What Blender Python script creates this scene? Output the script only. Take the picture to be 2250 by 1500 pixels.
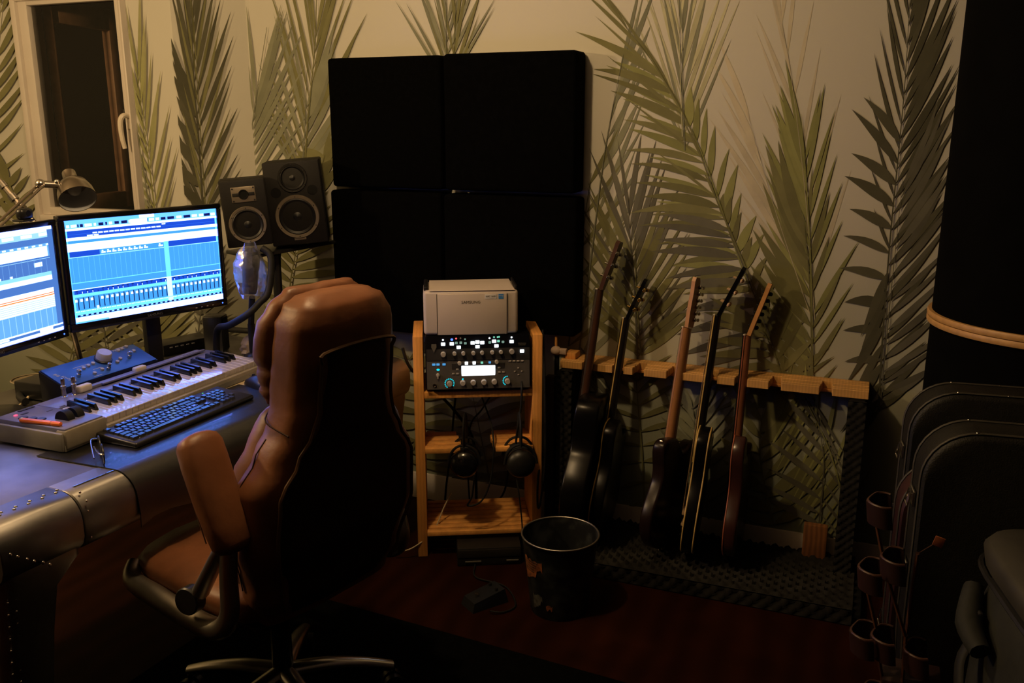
import bpy, bmesh, math, random
from mathutils import noise as mnoise
from mathutils import Vector, Matrix, Euler
random.seed(7)
for o in list(bpy.data.objects): bpy.data.objects.remove(o)
scene = bpy.context.scene
COL = scene.collection
R = math.radians
# ------------------------------------------------------------------ camera
FPX, PITCH, YAW = 1957.0, R(13.7), R(21.9)
CAM = Vector((0, -3.22, 1.58))
cd = bpy.data.cameras.new('camera'); cam = bpy.data.objects.new('camera', cd); COL.objects.link(cam)
cd.sensor_width = 36; cd.lens = FPX / 2250 * 36; cd.clip_start = .02
cam.location = CAM; cam.rotation_euler = (R(90) - PITCH, 0, YAW)
scene.camera = cam
_h = Vector((-math.sin(YAW), math.cos(YAW), 0)); _r = Vector((math.cos(YAW), math.sin(YAW), 0)); _u = Vector((0, 0, 1))
FW = _h * math.cos(PITCH) - _u * math.sin(PITCH); UP = _h * math.sin(PITCH) + _u * math.cos(PITCH)
def ray(x, y): return FW + _r * ((x - 1125) / FPX) - UP * ((y - 750) / FPX)
def onz(x, y, z=0):
    d = ray(x, y); return CAM + d * ((z - CAM.z) / d.z)
def onplane(x, y, p, n):
    d = ray(x, y); return CAM + d * ((p - CAM).dot(n) / d.dot(n))
def ony(x, y, Y=0): return onplane(x, y, Vector((0, Y, 0)), Vector((0, 1, 0)))
# ------------------------------------------------------------------ light
w = bpy.data.worlds.new('night'); scene.world = w; w.use_nodes = True
w.node_tree.nodes['Background'].inputs[0].default_value = (.5, .42, .35, 1)
w.node_tree.nodes['Background'].inputs[1].default_value = .0006
vs = scene.view_settings
scene.display_settings.display_device = 'sRGB'
vs.view_transform = 'Standard'; vs.look = 'None'; vs.exposure = 0; vs.gamma = 1; vs.use_curve_mapping = False
def lamp(name, loc, watts, col, rad):
    l = bpy.data.lights.new(name, 'POINT'); l.energy = watts; l.color = col; l.shadow_soft_size = rad
    o = bpy.data.objects.new(name, l); COL.objects.link(o); o.location = loc; return o
lamp('ceiling_bulb', (-1.3, -1.55, 2.40), 45, (1, .68, .34), .05)
lamp('side_bulb', (-3.05, -2.25, 2.10), 78, (1, .67, .31), .06)
# ------------------------------------------------------------------ materials
MATS = {}
def srgb(r, g, b):
    f = lambda c: (c / 255 / 12.92) if c <= 10 else ((c / 255 + .055) / 1.055) ** 2.4
    return (f(r), f(g), f(b))
def mat(name, col, rough=.5, metal=0, noise=(12, .18), bump=None, spec=.5, coat=0, sheen=0, wave=None, alpha=None, trans=0, col2=None):
    if name in MATS: return MATS[name]
    m = bpy.data.materials.new(name); m.use_nodes = True; nt = m.node_tree; N = nt.nodes; L = nt.links
    b = N['Principled BSDF']
    b.inputs['Roughness'].default_value = rough; b.inputs['Metallic'].default_value = metal
    b.inputs['Specular IOR Level'].default_value = spec; b.inputs['Coat Weight'].default_value = coat
    b.inputs['Sheen Weight'].default_value = sheen; b.inputs['Transmission Weight'].default_value = trans
    if alpha is not None: b.inputs['Alpha'].default_value = alpha
    tc = N.new('ShaderNodeTexCoord')
    if noise:
        n = N.new('ShaderNodeTexNoise'); n.inputs['Scale'].default_value = noise[0]; n.inputs['Detail'].default_value = 4
        L.new(tc.outputs['Object'], n.inputs['Vector'])
        cr = N.new('ShaderNodeValToRGB'); k = noise[1]
        c2 = col2 or tuple(min(1, c * (1 + k)) for c in col)
        cr.color_ramp.elements[0].position = .3; cr.color_ramp.elements[1].position = .7
        cr.color_ramp.elements[0].color = tuple(c * (1 - k) for c in col) + (1,) if not col2 else col + (1,)
        cr.color_ramp.elements[1].color = tuple(c2) + (1,)
        L.new(n.outputs['Fac'], cr.inputs['Fac']); L.new(cr.outputs['Color'], b.inputs['Base Color'])
        if wave:
            wv = N.new('ShaderNodeTexWave'); wv.inputs['Scale'].default_value = wave[0]; wv.inputs['Distortion'].default_value = wave[1]
            wv.inputs['Detail'].default_value = 3; wv.bands_direction = wave[2]
            L.new(tc.outputs['Object'], wv.inputs['Vector'])
            mx = N.new('ShaderNodeMix'); mx.data_type = 'RGBA'; mx.blend_type = 'MULTIPLY'; mx.inputs[0].default_value = wave[3]
            L.new(cr.outputs['Color'], mx.inputs[6]); L.new(wv.outputs['Color'], mx.inputs[7]); L.new(mx.outputs[2], b.inputs['Base Color'])
    else:
        b.inputs['Base Color'].default_value = tuple(col) + (1,)
    if bump:
        n2 = N.new('ShaderNodeTexNoise'); n2.inputs['Scale'].default_value = bump[0]; n2.inputs['Detail'].default_value = 3
        L.new(tc.outputs['Object'], n2.inputs['Vector'])
        bp = N.new('ShaderNodeBump'); bp.inputs['Strength'].default_value = bump[1]; bp.inputs['Distance'].default_value = .002
        L.new(n2.outputs['Fac'], bp.inputs['Height']); L.new(bp.outputs['Normal'], b.inputs['Normal'])
    MATS[name] = m; return m
def emit(name, col, s=1.0):
    if name in MATS: return MATS[name]
    m = bpy.data.materials.new(name); m.use_nodes = True; b = m.node_tree.nodes['Principled BSDF']
    b.inputs['Base Color'].default_value = (.01, .01, .01, 1); b.inputs['Emission Color'].default_value = tuple(col) + (1,)
    b.inputs['Emission Strength'].default_value = s; b.inputs['Roughness'].default_value = .3
    MATS[name] = m; return m
def attr_mat(name, emission=0, rough=.9):
    m = bpy.data.materials.new(name); m.use_nodes = True; N = m.node_tree.nodes; L = m.node_tree.links; b = N['Principled BSDF']
    a = N.new('ShaderNodeVertexColor'); a.layer_name = 'print'
    b.inputs['Roughness'].default_value = rough; b.inputs['Specular IOR Level'].default_value = .2
    if emission:
        b.inputs['Base Color'].default_value = (.01, .01, .012, 1); b.inputs['Roughness'].default_value = .35
        L.new(a.outputs['Color'], b.inputs['Emission Color']); b.inputs['Emission Strength'].default_value = emission
    else:
        tc = N.new('ShaderNodeTexCoord'); n = N.new('ShaderNodeTexNoise'); n.inputs['Scale'].default_value = 14; n.inputs['Detail'].default_value = 5
        L.new(tc.outputs['Object'], n.inputs['Vector'])
        mx = N.new('ShaderNodeMix'); mx.data_type = 'RGBA'; mx.blend_type = 'OVERLAY'; mx.inputs[0].default_value = .25
        L.new(a.outputs['Color'], mx.inputs[6]); L.new(n.outputs['Fac'], mx.inputs[7]); L.new(mx.outputs[2], b.inputs['Base Color'])
    MATS[name] = m; return m
black = mat('black_plastic', (.012, .012, .013), .35)
blackm = mat('black_matte', (.006, .006, .006), .85, spec=.15)
rubber = mat('black_rubber', (.01, .01, .01), .6, spec=.25)
chrome = mat('chrome', (.55, .52, .48), .25, 1, noise=(30, .08))
gold = mat('gold_metal', (.75, .5, .16), .25, 1)
alu = mat('riveted_aluminium', (.23, .222, .217), .44, 1, noise=(6, .28), bump=(40, .08))
white = mat('white_paint', (.62, .56, .50), .45, noise=(5, .05))
whitepl = mat('white_plastic', (.62, .58, .56), .35, noise=(5, .03))
silver = mat('silver_plastic', (.15, .15, .235), .28, noise=(40, .05))
leather = mat('brown_leather', (.165, .062, .026), .45, noise=(9, .25), bump=(38, .55), spec=.4)
leatherd = mat('dark_brown_leather', (.030, .014, .008), .6, noise=(9, .2), bump=(120, .3), spec=.12)
wood = mat('pine_wood', (.72, .33, .085), .5, noise=(3, .15), wave=(26, 3, 'X', .12), spec=.3)
wood2 = mat('pine_wood_slat', (.70, .33, .09), .5, noise=(30, .2), spec=.3)
# ------------------------------------------------------------------ mesh helpers
_boxc = {}
def _bevbox(sx, sy, sz, bev, seg):
    k = (round(sx, 5), round(sy, 5), round(sz, 5), round(bev, 5), seg)
    if k in _boxc: return _boxc[k]
    bm = bmesh.new(); bmesh.ops.create_cube(bm, size=1)
    for v in bm.verts: v.co = Vector((v.co.x * sx, v.co.y * sy, v.co.z * sz))
    if bev > 0: bmesh.ops.bevel(bm, geom=list(bm.edges), offset=min(bev, .49 * min(sx, sy, sz)), segments=seg, profile=.5, affect='EDGES', clamp_overlap=True)
    bm.verts.index_update()
    r = ([v.co.copy() for v in bm.verts], [[v.index for v in f.verts] for f in bm.faces]); bm.free(); _boxc[k] = r; return r
class MB:
    def __init__(s): s.v = []; s.f = []; s.mi = []; s.c = []
    def add(s, vs, fs, mi=0, col=None):
        n = len(s.v); s.v += [Vector(v) for v in vs]; s.f += [[i + n for i in f] for f in fs]; s.mi += [mi] * len(fs); s.c += [col] * len(fs); return s
    def box(s, c, d, rot=(0, 0, 0), bev=0, seg=2, mi=0, col=None):
        vs, fs = _bevbox(d[0], d[1], d[2], bev, seg); m = Euler(rot).to_matrix(); c = Vector(c)
        return s.add([m @ v + c for v in vs], fs, mi, col)
    def loft(s, rings, cap=True, mi=0, closed=True):
        n = len(rings[0]); vs = [p for r in rings for p in r]; fs = []
        for i in range(len(rings) - 1):
            for j in range(n if closed else n - 1):
                k = (j + 1) % n; fs.append([i * n + j, i * n + k, (i + 1) * n + k, (i + 1) * n + j])
        if cap: fs.append(list(range(n))[::-1]); fs.append([(len(rings) - 1) * n + j for j in range(n)])
        return s.add(vs, fs, mi)
    def cyl(s, p0, p1, r0, r1=None, n=16, mi=0, cap=True):
        r1 = r0 if r1 is None else r1; return s.tube([p0, p1], [r0, r1], n, mi, cap)
    def tube(s, pts, r, n=8, mi=0, cap=True, flat=None, smooth=0):
        pts = [Vector(p) for p in pts]
        if not isinstance(r, (list, tuple)): r = [r] * len(pts)
        if smooth:
            q = []; rr = []
            for i in range(len(pts) - 1):
                a = pts[max(i - 1, 0)]; b = pts[i]; c = pts[i + 1]; d = pts[min(i + 2, len(pts) - 1)]
                for k in range(smooth):
                    t = k / smooth; q.append(.5 * ((2 * b) + (c - a) * t + (2 * a - 5 * b + 4 * c - d) * t * t + (3 * b - a - 3 * c + d) * t ** 3)); rr.append(r[i] * (1 - t) + r[i + 1] * t)
            q.append(pts[-1]); rr.append(r[-1]); pts, r = q, rr
        rings = []; up = None
        for i, p in enumerate(pts):
            t = (pts[min(i + 1, len(pts) - 1)] - pts[max(i - 1, 0)]).normalized()
            if up is None:
                up = Vector((0, 0, 1)) if abs(t.z) < .9 else Vector((1, 0, 0))
            x = up.cross(t)
            if x.length < 1e-6: x = Vector((1, 0, 0)).cross(t)
            x.normalize(); y = t.cross(x).normalized(); up = y
            k = flat or (1, 1)
            rings.append([p + (x * math.cos(a) * k[0] + y * math.sin(a) * k[1]) * r[i] for a in [2 * math.pi * j / n for j in range(n)]])
        return s.loft(rings, cap, mi)
    def lathe(s, prof, n=24, c=(0, 0, 0), axis=(0, 0, 1), mi=0):
        ax = Vector(axis).normalized(); q = Vector((0, 0, 1)).rotation_difference(ax); c = Vector(c)
        rings = [[c + q @ Vector((r * math.cos(2 * math.pi * j / n), r * math.sin(2 * math.pi * j / n), h)) for j in range(n)] for r, h in prof]
        return s.loft(rings, False, mi)
    def prism(s, outline, z0, z1, M=None, mi=0):
        n = len(outline); M = M or Matrix.Identity(4)
        vs = [M @ Vector((x, y, z0)) for x, y in outline] + [M @ Vector((x, y, z1)) for x, y in outline]
        fs = [list(range(n))[::-1], list(range(n, 2 * n))] + [[i, (i + 1) % n, n + (i + 1) % n, n + i] for i in range(n)]
        return s.add(vs, fs, mi)
    def ball(s, c, r, n=12, mi=0):
        r = Vector(r) if isinstance(r, (tuple, list)) else Vector((r, r, r)); c = Vector(c); m = max(6, n // 2)
        rings = [[c + Vector((r.x * math.sin(a) * math.cos(2 * math.pi * j / n), r.y * math.sin(a) * math.sin(2 * math.pi * j / n), -r.z * math.cos(a))) for j in range(n)] for a in [math.pi * (i + .02) / (m + .04) for i in range(m + 1)]]
        return s.loft(rings, True, mi)
    def wrinkle(s, amp=.004, sc=11, amp2=.0015, sc2=34):
        s.v = [v + mnoise.noise_vector(v * sc) * amp + mnoise.noise_vector(v * sc2) * amp2 for v in s.v]; return s
    def mesh(s, name, mats, smooth=35):
        me = bpy.data.meshes.new(name); me.from_pydata([tuple(v) for v in s.v], [], s.f)
        for m in (mats if isinstance(mats, (list, tuple)) else [mats]): me.materials.append(m)
        if any(s.mi): me.polygons.foreach_set('material_index', s.mi)
        if s.c and s.c[0] is not None:
            a = me.color_attributes.new('print', 'FLOAT_COLOR', 'CORNER')
            for p, c in zip(me.polygons, s.c):
                if c and isinstance(c[0], (tuple, list)): cc = c
                else: cc = [c] * len(p.loop_indices)
                for li, q in zip(p.loop_indices, cc): a.data[li].color = (q[0], q[1], q[2], 1)
        if smooth:
            bm = bmesh.new(); bm.from_mesh(me); bmesh.ops.recalc_face_normals(bm, faces=bm.faces); bm.to_mesh(me); bm.free()
            me.shade_smooth(); me.set_sharp_from_angle(angle=R(smooth))
        me.update(); return me
    def build(s, name, mats, parent=None, smooth=35, loc=(0, 0, 0), rot=(0, 0, 0)):
        return link(name, s.mesh(name, mats, smooth), parent, loc, rot)
def link(name, me, parent=None, loc=(0, 0, 0), rot=(0, 0, 0)):
    o = bpy.data.objects.new(name, me); COL.objects.link(o); o.parent = parent; o.location = loc; o.rotation_euler = rot; return o
def tag(o, label, cat, group=None):
    o['label'] = label; o['category'] = cat
    if group: o['group'] = group
    return o
def thing(name, label, cat, loc=(0, 0, 0), rot=(0, 0, 0), group=None, M=None):
    o = bpy.data.objects.new(name, None); COL.objects.link(o); o.empty_display_size = .05
    if M is not None: o.matrix_world = M
    else: o.location = loc; o.rotation_euler = rot if isinstance(rot, (tuple, list)) else (0, 0, rot)
    return tag(o, label, cat, group)
def text(s, size, m, parent, M, name='lettering', align='CENTER', shear=0):
    cu = bpy.data.curves.new('t', 'FONT'); cu.body = s; cu.size = size; cu.align_x = align; cu.align_y = 'CENTER'; cu.shear = shear; cu.extrude = .0002; cu.resolution_u = 2
    t = bpy.data.objects.new('t', cu); COL.objects.link(t)
    me = bpy.data.meshes.new_from_object(t.evaluated_get(bpy.context.evaluated_depsgraph_get())); bpy.data.objects.remove(t); bpy.data.curves.remove(cu)
    me.materials.clear(); me.materials.append(m); me.transform(M); return link(name, me, parent)
def frame(o, x, y, z=None):
    x = Vector(x).normalized(); y = Vector(y); y = (y - x * y.dot(x)).normalized(); z = x.cross(y)
    return Matrix(((x.x, y.x, z.x, o[0]), (x.y, y.y, z.y, o[1]), (x.z, y.z, z.z, o[2]), (0, 0, 0, 1)))
def struct(o): o['kind'] = 'structure'; return o
# ================================================================== the room
m_floor = mat('dark_mahogany_floor', (.022, .0055, .0022), .55, noise=(4, .25), wave=(3, 4, 'X', .3), spec=.04)
def wall_material():
    m = bpy.data.materials.new('mural_wallpaper'); m.use_nodes = True; N = m.node_tree.nodes; L = m.node_tree.links; b = N['Principled BSDF']
    b.inputs['Roughness'].default_value = .9; b.inputs['Specular IOR Level'].default_value = .15
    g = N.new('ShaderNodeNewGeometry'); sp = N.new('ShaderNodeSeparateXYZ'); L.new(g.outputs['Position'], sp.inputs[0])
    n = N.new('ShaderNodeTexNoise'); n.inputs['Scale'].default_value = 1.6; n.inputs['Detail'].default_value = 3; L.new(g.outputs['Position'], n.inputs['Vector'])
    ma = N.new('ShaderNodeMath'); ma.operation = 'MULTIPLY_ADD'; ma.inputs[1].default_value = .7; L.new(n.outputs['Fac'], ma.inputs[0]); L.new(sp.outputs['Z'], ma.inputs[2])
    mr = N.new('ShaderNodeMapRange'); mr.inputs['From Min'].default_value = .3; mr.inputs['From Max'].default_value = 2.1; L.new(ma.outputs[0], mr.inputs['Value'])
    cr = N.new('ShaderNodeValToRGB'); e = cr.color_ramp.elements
    e[0].position = .0; e[0].color = (.15, .18, .12, 1); e[1].position = .78; e[1].color = (.55, .53, .46, 1)  # the mural's green wash, painted darker downward to deepen the lamplight's falloff
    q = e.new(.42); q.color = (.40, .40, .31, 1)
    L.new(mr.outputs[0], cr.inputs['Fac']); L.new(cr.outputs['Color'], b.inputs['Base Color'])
    return m
m_wall = wall_material()
struct(MB().box((-1, -2.2, -.05), (8, 6.4, .1)).build('floor', m_floor))
struct(MB().box((-1, -2.2, 2.65), (8, 6.4, .1)).build('ceiling', mat('ceiling_paint', (.45, .40, .33), .9, noise=(3, .05))))
XC, XS, YS = -2.485, -2.693, -.208
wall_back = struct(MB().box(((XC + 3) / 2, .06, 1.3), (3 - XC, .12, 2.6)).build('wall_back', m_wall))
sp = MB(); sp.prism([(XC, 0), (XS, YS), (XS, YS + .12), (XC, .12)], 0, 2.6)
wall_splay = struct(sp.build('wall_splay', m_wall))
WX0, WX1, WZ0, WZ1 = -3.545, -2.925, 1.15, 2.115
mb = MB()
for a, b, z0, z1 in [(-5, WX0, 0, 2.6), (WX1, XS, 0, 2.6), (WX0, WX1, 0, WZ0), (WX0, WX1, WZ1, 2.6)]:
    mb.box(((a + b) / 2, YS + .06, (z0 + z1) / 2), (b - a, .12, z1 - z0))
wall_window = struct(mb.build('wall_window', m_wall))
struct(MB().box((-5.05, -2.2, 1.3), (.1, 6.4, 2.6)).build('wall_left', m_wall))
mb = MB(); mb.prism([(0, 0), (-.02, 0), (-.02, .085), (-.012, .11), (0, .11)], XC + .02, 3, Matrix(((0, 0, 1, 0), (1, 0, 0, 0), (0, 1, 0, 0), (0, 0, 0, 1))))
struct(mb.build('baseboard_back', white))
# window: fixed frame, inner sash with glass and handle, brown outer sash standing open outside
win = thing('window_1', 'white', 'window'); del win['label']; del win['category']; struct(win)
def rect_frame(mb, x0, x1, z0, z1, y0, y1, tl, tr, tt, tb, bev=.004):
    mb.box((x0 + tl / 2, (y0 + y1) / 2, (z0 + z1) / 2), (tl, y1 - y0, z1 - z0), bev=bev)
    mb.box((x1 - tr / 2, (y0 + y1) / 2, (z0 + z1) / 2), (tr, y1 - y0, z1 - z0), bev=bev)
    mb.box(((x0 + x1) / 2, (y0 + y1) / 2, z1 - tt / 2), (x1 - x0 - tl - tr, y1 - y0, tt), bev=bev)
    mb.box(((x0 + x1) / 2, (y0 + y1) / 2, z0 + tb / 2), (x1 - x0 - tl - tr, y1 - y0, tb), bev=bev)
mb = MB(); rect_frame(mb, WX0, WX1, WZ0, WZ1, YS - .03, YS + .11, .03, .012, .02, .03); mb.build('window_frame', white, win)
mb = MB(); rect_frame(mb, WX0 + .03, WX1 - .005, WZ0 + .03, WZ1 - .018, YS - .015, YS + .035, .052, .042, .02, .035); mb.build('sash', white, win)
mb = MB(); mb.box(((WX0 + WX1) / 2 + .01, YS + .01, (WZ0 + WZ1) / 2), (WX1 - WX0 - .12, .004, WZ1 - WZ0 - .08))
def glass_mat():
    m = bpy.data.materials.new('window_glass'); m.use_nodes = True; N = m.node_tree.nodes; L = m.node_tree.links
    t = N.new('ShaderNodeBsdfTransparent'); g = N.new('ShaderNodeBsdfGlossy'); g.inputs['Roughness'].default_value = .03; fz = N.new('ShaderNodeFresnel'); fz.inputs[0].default_value = 1.45
    t.inputs[0].default_value = (.9, .9, .88, 1); mx = N.new('ShaderNodeMixShader'); L.new(fz.outputs[0], mx.inputs[0]); L.new(t.outputs[0], mx.inputs[1]); L.new(g.outputs[0], mx.inputs[2])
    L.new(mx.outputs[0], N['Material Output'].inputs['Surface']); return m
m_glass = glass_mat(); mb = MB().add([(WX0 + .07, YS + .01, WZ0 + .05), (WX1 - .03, YS + .01, WZ0 + .05), (WX1 - .03, YS + .01, WZ1 - .03), (WX0 + .07, YS + .01, WZ1 - .03)], [[0, 1, 2, 3]]); mb.build('pane', m_glass, win)
mb = MB(); hx = WX1 - .015; hz = 1.56
mb.box((hx, YS - .02, hz + .03), (.026, .012, .06), bev=.004)
mb.tube([(hx, YS - .02, hz + .05), (hx - .004, YS - .05, hz + .055), (hx - .012, YS - .062, hz + .03), (hx - .014, YS - .06, hz - .03), (hx - .008, YS - .055, hz - .08)], [.009, .011, .011, .010, .009], 10, smooth=4)
mb.build('window_handle', mat('cream_handle', (.66, .58, .48), .35), win)
brown = mat('brown_sash_wood', (.48, .26, .15), .5, noise=(20, .15))
a = R(99); ox, oy = WX0 + .04, YS + .125
Mo = Matrix.Translation((ox, oy, 0)) @ Matrix.Rotation(a, 4, 'Z')
mb = MB(); rect_frame(mb, 0, .48, WZ0 + .02, WZ1 + .01, -.022, .022, .014, .085, .10, .08)
mb.v = [Mo @ v for v in mb.v]; os_ = mb.build('outer_sash', brown, win)
mb = MB().add([(.01, 0, WZ0 + .09), (.4, 0, WZ0 + .09), (.4, 0, WZ1 - .08), (.01, 0, WZ1 - .08)], [[0, 1, 2, 3]]); mb.v = [Mo @ v for v in mb.v]; mb.build('outer_pane', m_glass, os_)
mb = MB().box((.44, -.026, 1.62), (.014, .008, .07), bev=.003); mb.v = [Mo @ v for v in mb.v]; mb.build('lock_plate', mat('dark_brass', (.05, .035, .02), .4, .6), os_)
# ------------------------------------------------------------------ palm fronds printed on the wallpaper
leafm = attr_mat('printed_leaf')
PL = {'back': (Vector((0, 0, 0)), Vector((0, -1, 0)), wall_back, (lambda p: p.x, XC + .001, 2.9)),
      'splay': (Vector((XC, 0, 0)), Vector((.7071, -.7071, 0)), wall_splay, (lambda p: p.x, XS + .001, XC - .001)),
      'win': (Vector((0, YS, 0)), Vector((0, -1, 0)), wall_window, (lambda p: p.x, WX1 + .012, XS - .001)),
      'winb': (Vector((0, YS, 0)), Vector((0, -1, 0)), wall_window, (lambda p: p.x, -4.9, XS - .001)),
      'winl': (Vector((0, YS, 0)), Vector((0, -1, 0)), wall_window, (lambda p: p.x, -4.9, WX0 - .002))}
DK, DG, OL, GR, PA, GG, VP = (.085, .082, .052), (.12, .115, .085), (.17, .165, .075), (.24, .245, .095), (.44, .43, .27), (.20, .205, .14), (.50, .45, .33)
_layer = [0]
def clip(poly, fn, lo, hi):
    for sgn, lim in ((1, lo), (-1, -hi)):
        out = []
        for i in range(len(poly)):
            a, b = poly[i], poly[(i + 1) % len(poly)]; da, db = sgn * fn(a) - lim, sgn * fn(b) - lim
            if da >= 0: out.append(a)
            if da * db < 0: out.append(a + (b - a) * (da / (da - db)))
        poly = out
        if len(poly) < 3: return None
    return poly
def curve(pts, t):
    n = len(pts) - 1; i = min(int(t * n), n - 1); u = t * n - i
    a = pts[max(i - 1, 0)]; b = pts[i]; c = pts[i + 1]; d = pts[min(i + 2, n)]
    f = lambda k: .5 * (2 * b[k] + (c[k] - a[k]) * u + (2 * a[k] - 5 * b[k] + 4 * c[k] - d[k]) * u * u + (3 * b[k] - a[k] - 3 * c[k] + d[k]) * u ** 3)
    return f(0), f(1)
def frond(plane, pts, sides, col, rw=3.0, jit=1.0, fade=0):
    p0, n, wall, (fn, lo, hi) = PL[plane]; mb = MB(); _layer[0] += 1; off = n * (.0006 + .00025 * _layer[0])
    cr = Matrix
    def put(px, c, k):
        v = [onplane(x, y, p0, n) + off + n * (.000004 * k) for x, y in px]
        v = clip(v, fn, lo, hi)
        if v: mb.add(v, [list(range(len(v)))], 0, c)
    K = 14
    for i in range(K):
        a, b = curve(pts, i / K), curve(pts, (i + 1) / K); dx, dy = b[0] - a[0], b[1] - a[1]; l = math.hypot(dx, dy) or 1; nx, ny = -dy / l, dx / l
        w0 = rw * (1 - .8 * i / K) * .5; w1 = rw * (1 - .8 * (i + 1) / K) * .5
        put([(a[0] + nx * w0, a[1] + ny * w0), (b[0] + nx * w1, b[1] + ny * w1), (b[0] - nx * w1, b[1] - ny * w1), (a[0] - nx * w0, a[1] - ny * w0)], tuple(c * .85 for c in col), 900 + i)
    cnt = 0
    for (num, t0, t1, a0, a1, l0, lm, l1, bend, wd) in sides:
        num = round(num * (.72 if wd <= 17 else 1.1))
        for i in range(num):
            s = i / max(1, num - 1); t = t0 + (t1 - t0) * s; x, y = curve(pts, t)
            ang = R(a0 + (a1 - a0) * s + random.uniform(-3.5, 3.5) * jit); L = (l0 * (1 - s) ** 2 + 2 * lm * s * (1 - s) + l1 * s * s) * random.uniform(.85, 1.12)
            W = wd * random.uniform(.5, .85); bd = R(bend * random.uniform(.6, 1.3)); S = 7; cl = []
            shade = random.uniform(.85, 1.18); cc = tuple(c * shade for c in col)
            for k in range(S + 1):
                u = k / S; cl.append((x, y, ang + bd * u)); x += math.cos(ang + bd * u) * L / S; y -= math.sin(ang + bd * u) * L / S
            prev = None
            for k, (x, y, a) in enumerate(cl):
                u = k / S; hw = W * .5 * (math.sin(math.pi * min(1, u ** .75)) * .92 + .08 * (1 - u)); nx, ny = math.sin(a), math.cos(a)
                pr = ((x + nx * hw, y + ny * hw), (x - nx * hw, y - ny * hw))
                if prev:
                    f = 1 - fade * (k / S); c2 = tuple(f * q + (1 - f) * r for q, r in zip(cc, (.55, .5, .4)))
                    put([prev[0], pr[0], pr[1], prev[1]], c2, cnt)
                prev = pr
            cnt += 1
    if mb.v: mb.build('printed_frond', leafm, wall, smooth=0)
# sides: (count, t0, t1, angle0, angle1, len0, lenmid, len1, bend, width)
# right half of the back wall
frond('back', [(1790, 700), (1770, 430), (1740, 180), (1715, 40)], [(11, .05, .95, 118, 100, 330, 300, 200, 3, 13), (9, .1, .95, 74, 84, 300, 280, 200, -3, 13)], VP, 2, fade=.6)
frond('back', [(1780, 690), (1700, 450), (1640, 240)], [(9, 0, .9, 128, 112, 260, 300, 180, 4, 18)], VP, 2, fade=.5)
frond('back', [(1500, 300), (1495, 150), (1490, -60)], [(13, .0, .9, 112, 97, 320, 260, 160, 2, 13), (13, .0, .9, 66, 84, 330, 260, 160, -2, 14)], PA, 3, fade=.15)
frond('back', [(1505, 330), (1500, 180), (1500, 20)], [(7, .0, .8, 109, 96, 300, 240, 150, 2, 11), (7, .0, .8, 70, 86, 290, 230, 150, -2, 12)], GG, 3)
frond('back', [(1270, 800), (1300, 560), (1330, 330), (1370, 120)], [(10, .0, .9, 62, 74, 260, 320, 260, 2, 16), (9, .0, .9, 44, 68, 200, 230, 200, 5, 18)], GG, 4)
frond('back', [(1250, 760), (1275, 560), (1300, 380)], [(9, .0, .9, 40, 60, 200, 200, 150, 3, 17)], OL, 4)
frond('back', [(1402, 800), (1395, 640), (1385, 520), (1380, 420)], [(14, .05, .8, 128, 99, 190, 300, 180, 2, 16), (14, .05, .8, 56, 82, 190, 280, 180, -2, 17)], DG, 4)
frond('back', [(1410, 780), (1400, 660), (1395, 500)], [(10, 0, .7, 150, 112, 150, 230, 220, -6, 18), (8, 0, .7, 32, 66, 170, 240, 200, 6, 20)], OL, 4)
frond('back', [(1650, 640), (1600, 500), (1540, 330), (1480, 210), (1420, 110)], [(12, .1, .85, 165, 145, 160, 170, 150, 16, 24), (8, .1, .6, 70, 95, 90, 130, 90, -12, 26)], GR, 4)
frond('back', [(1704, 740), (1657, 630), (1601, 499), (1573, 434), (1517, 280), (1443, 149), (1360, 40)],
      [(17, .03, .8, 184, 146, 150, 205, 200, 22, 27), (9, .5, .98, 142, 130, 190, 220, 170, 4, 13), (7, .0, .4, 62, 100, 60, 90, 50, -30, 22), (8, .5, .95, 108, 124, 70, 190, 150, 8, 10)], OL, 5)
frond('back', [(1700, 760), (1640, 600), (1598, 500)], [(9, .02, .95, 196, 160, 200, 190, 170, 16, 34)], DG, 4)
frond('back', [(1785, 830), (1782, 600), (1772, 400), (1760, 250)], [(16, .05, .75, 128, 101, 200, 260, 220, 2, 24), (14, .05, .75, 56, 82, 150, 230, 190, -2, 17)], GR, 5)
frond('back', [(1786, 860), (1780, 640), (1765, 470)], [(12, .0, .8, 150, 108, 170, 260, 230, -10, 32), (8, .0, .8, 50, 80, 90, 160, 170, 4, 16)], OL, 5)
frond('back', [(1930, 900), (1942, 700), (1958, 500), (1975, 330), (1990, 160), (2000, -20)],
      [(24, .0, .98, 38, 74, 120, 300, 260, 6, 22), (15, .35, .98, 112, 100, 90, 260, 250, -4, 12), (9, .12, .62, 175, 120, 80, 110, 150, 24, 34), (8, .0, .3, 232, 250, 120, 150, 150, -6, 26)], DK, 5)
frond('back', [(1935, 880), (1960, 620), (1985, 380)], [(16, .0, .9, 24, 62, 150, 230, 230, 10, 20)], DG, 3)
frond('back', [(1728, 860), (1700, 770), (1660, 700)], [(8, .0, .9, 200, 150, 150, 190, 130, 12, 30), (7, 0, .9, 40, 90, 120, 120, 90, -10, 24)], OL, 4)
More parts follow.
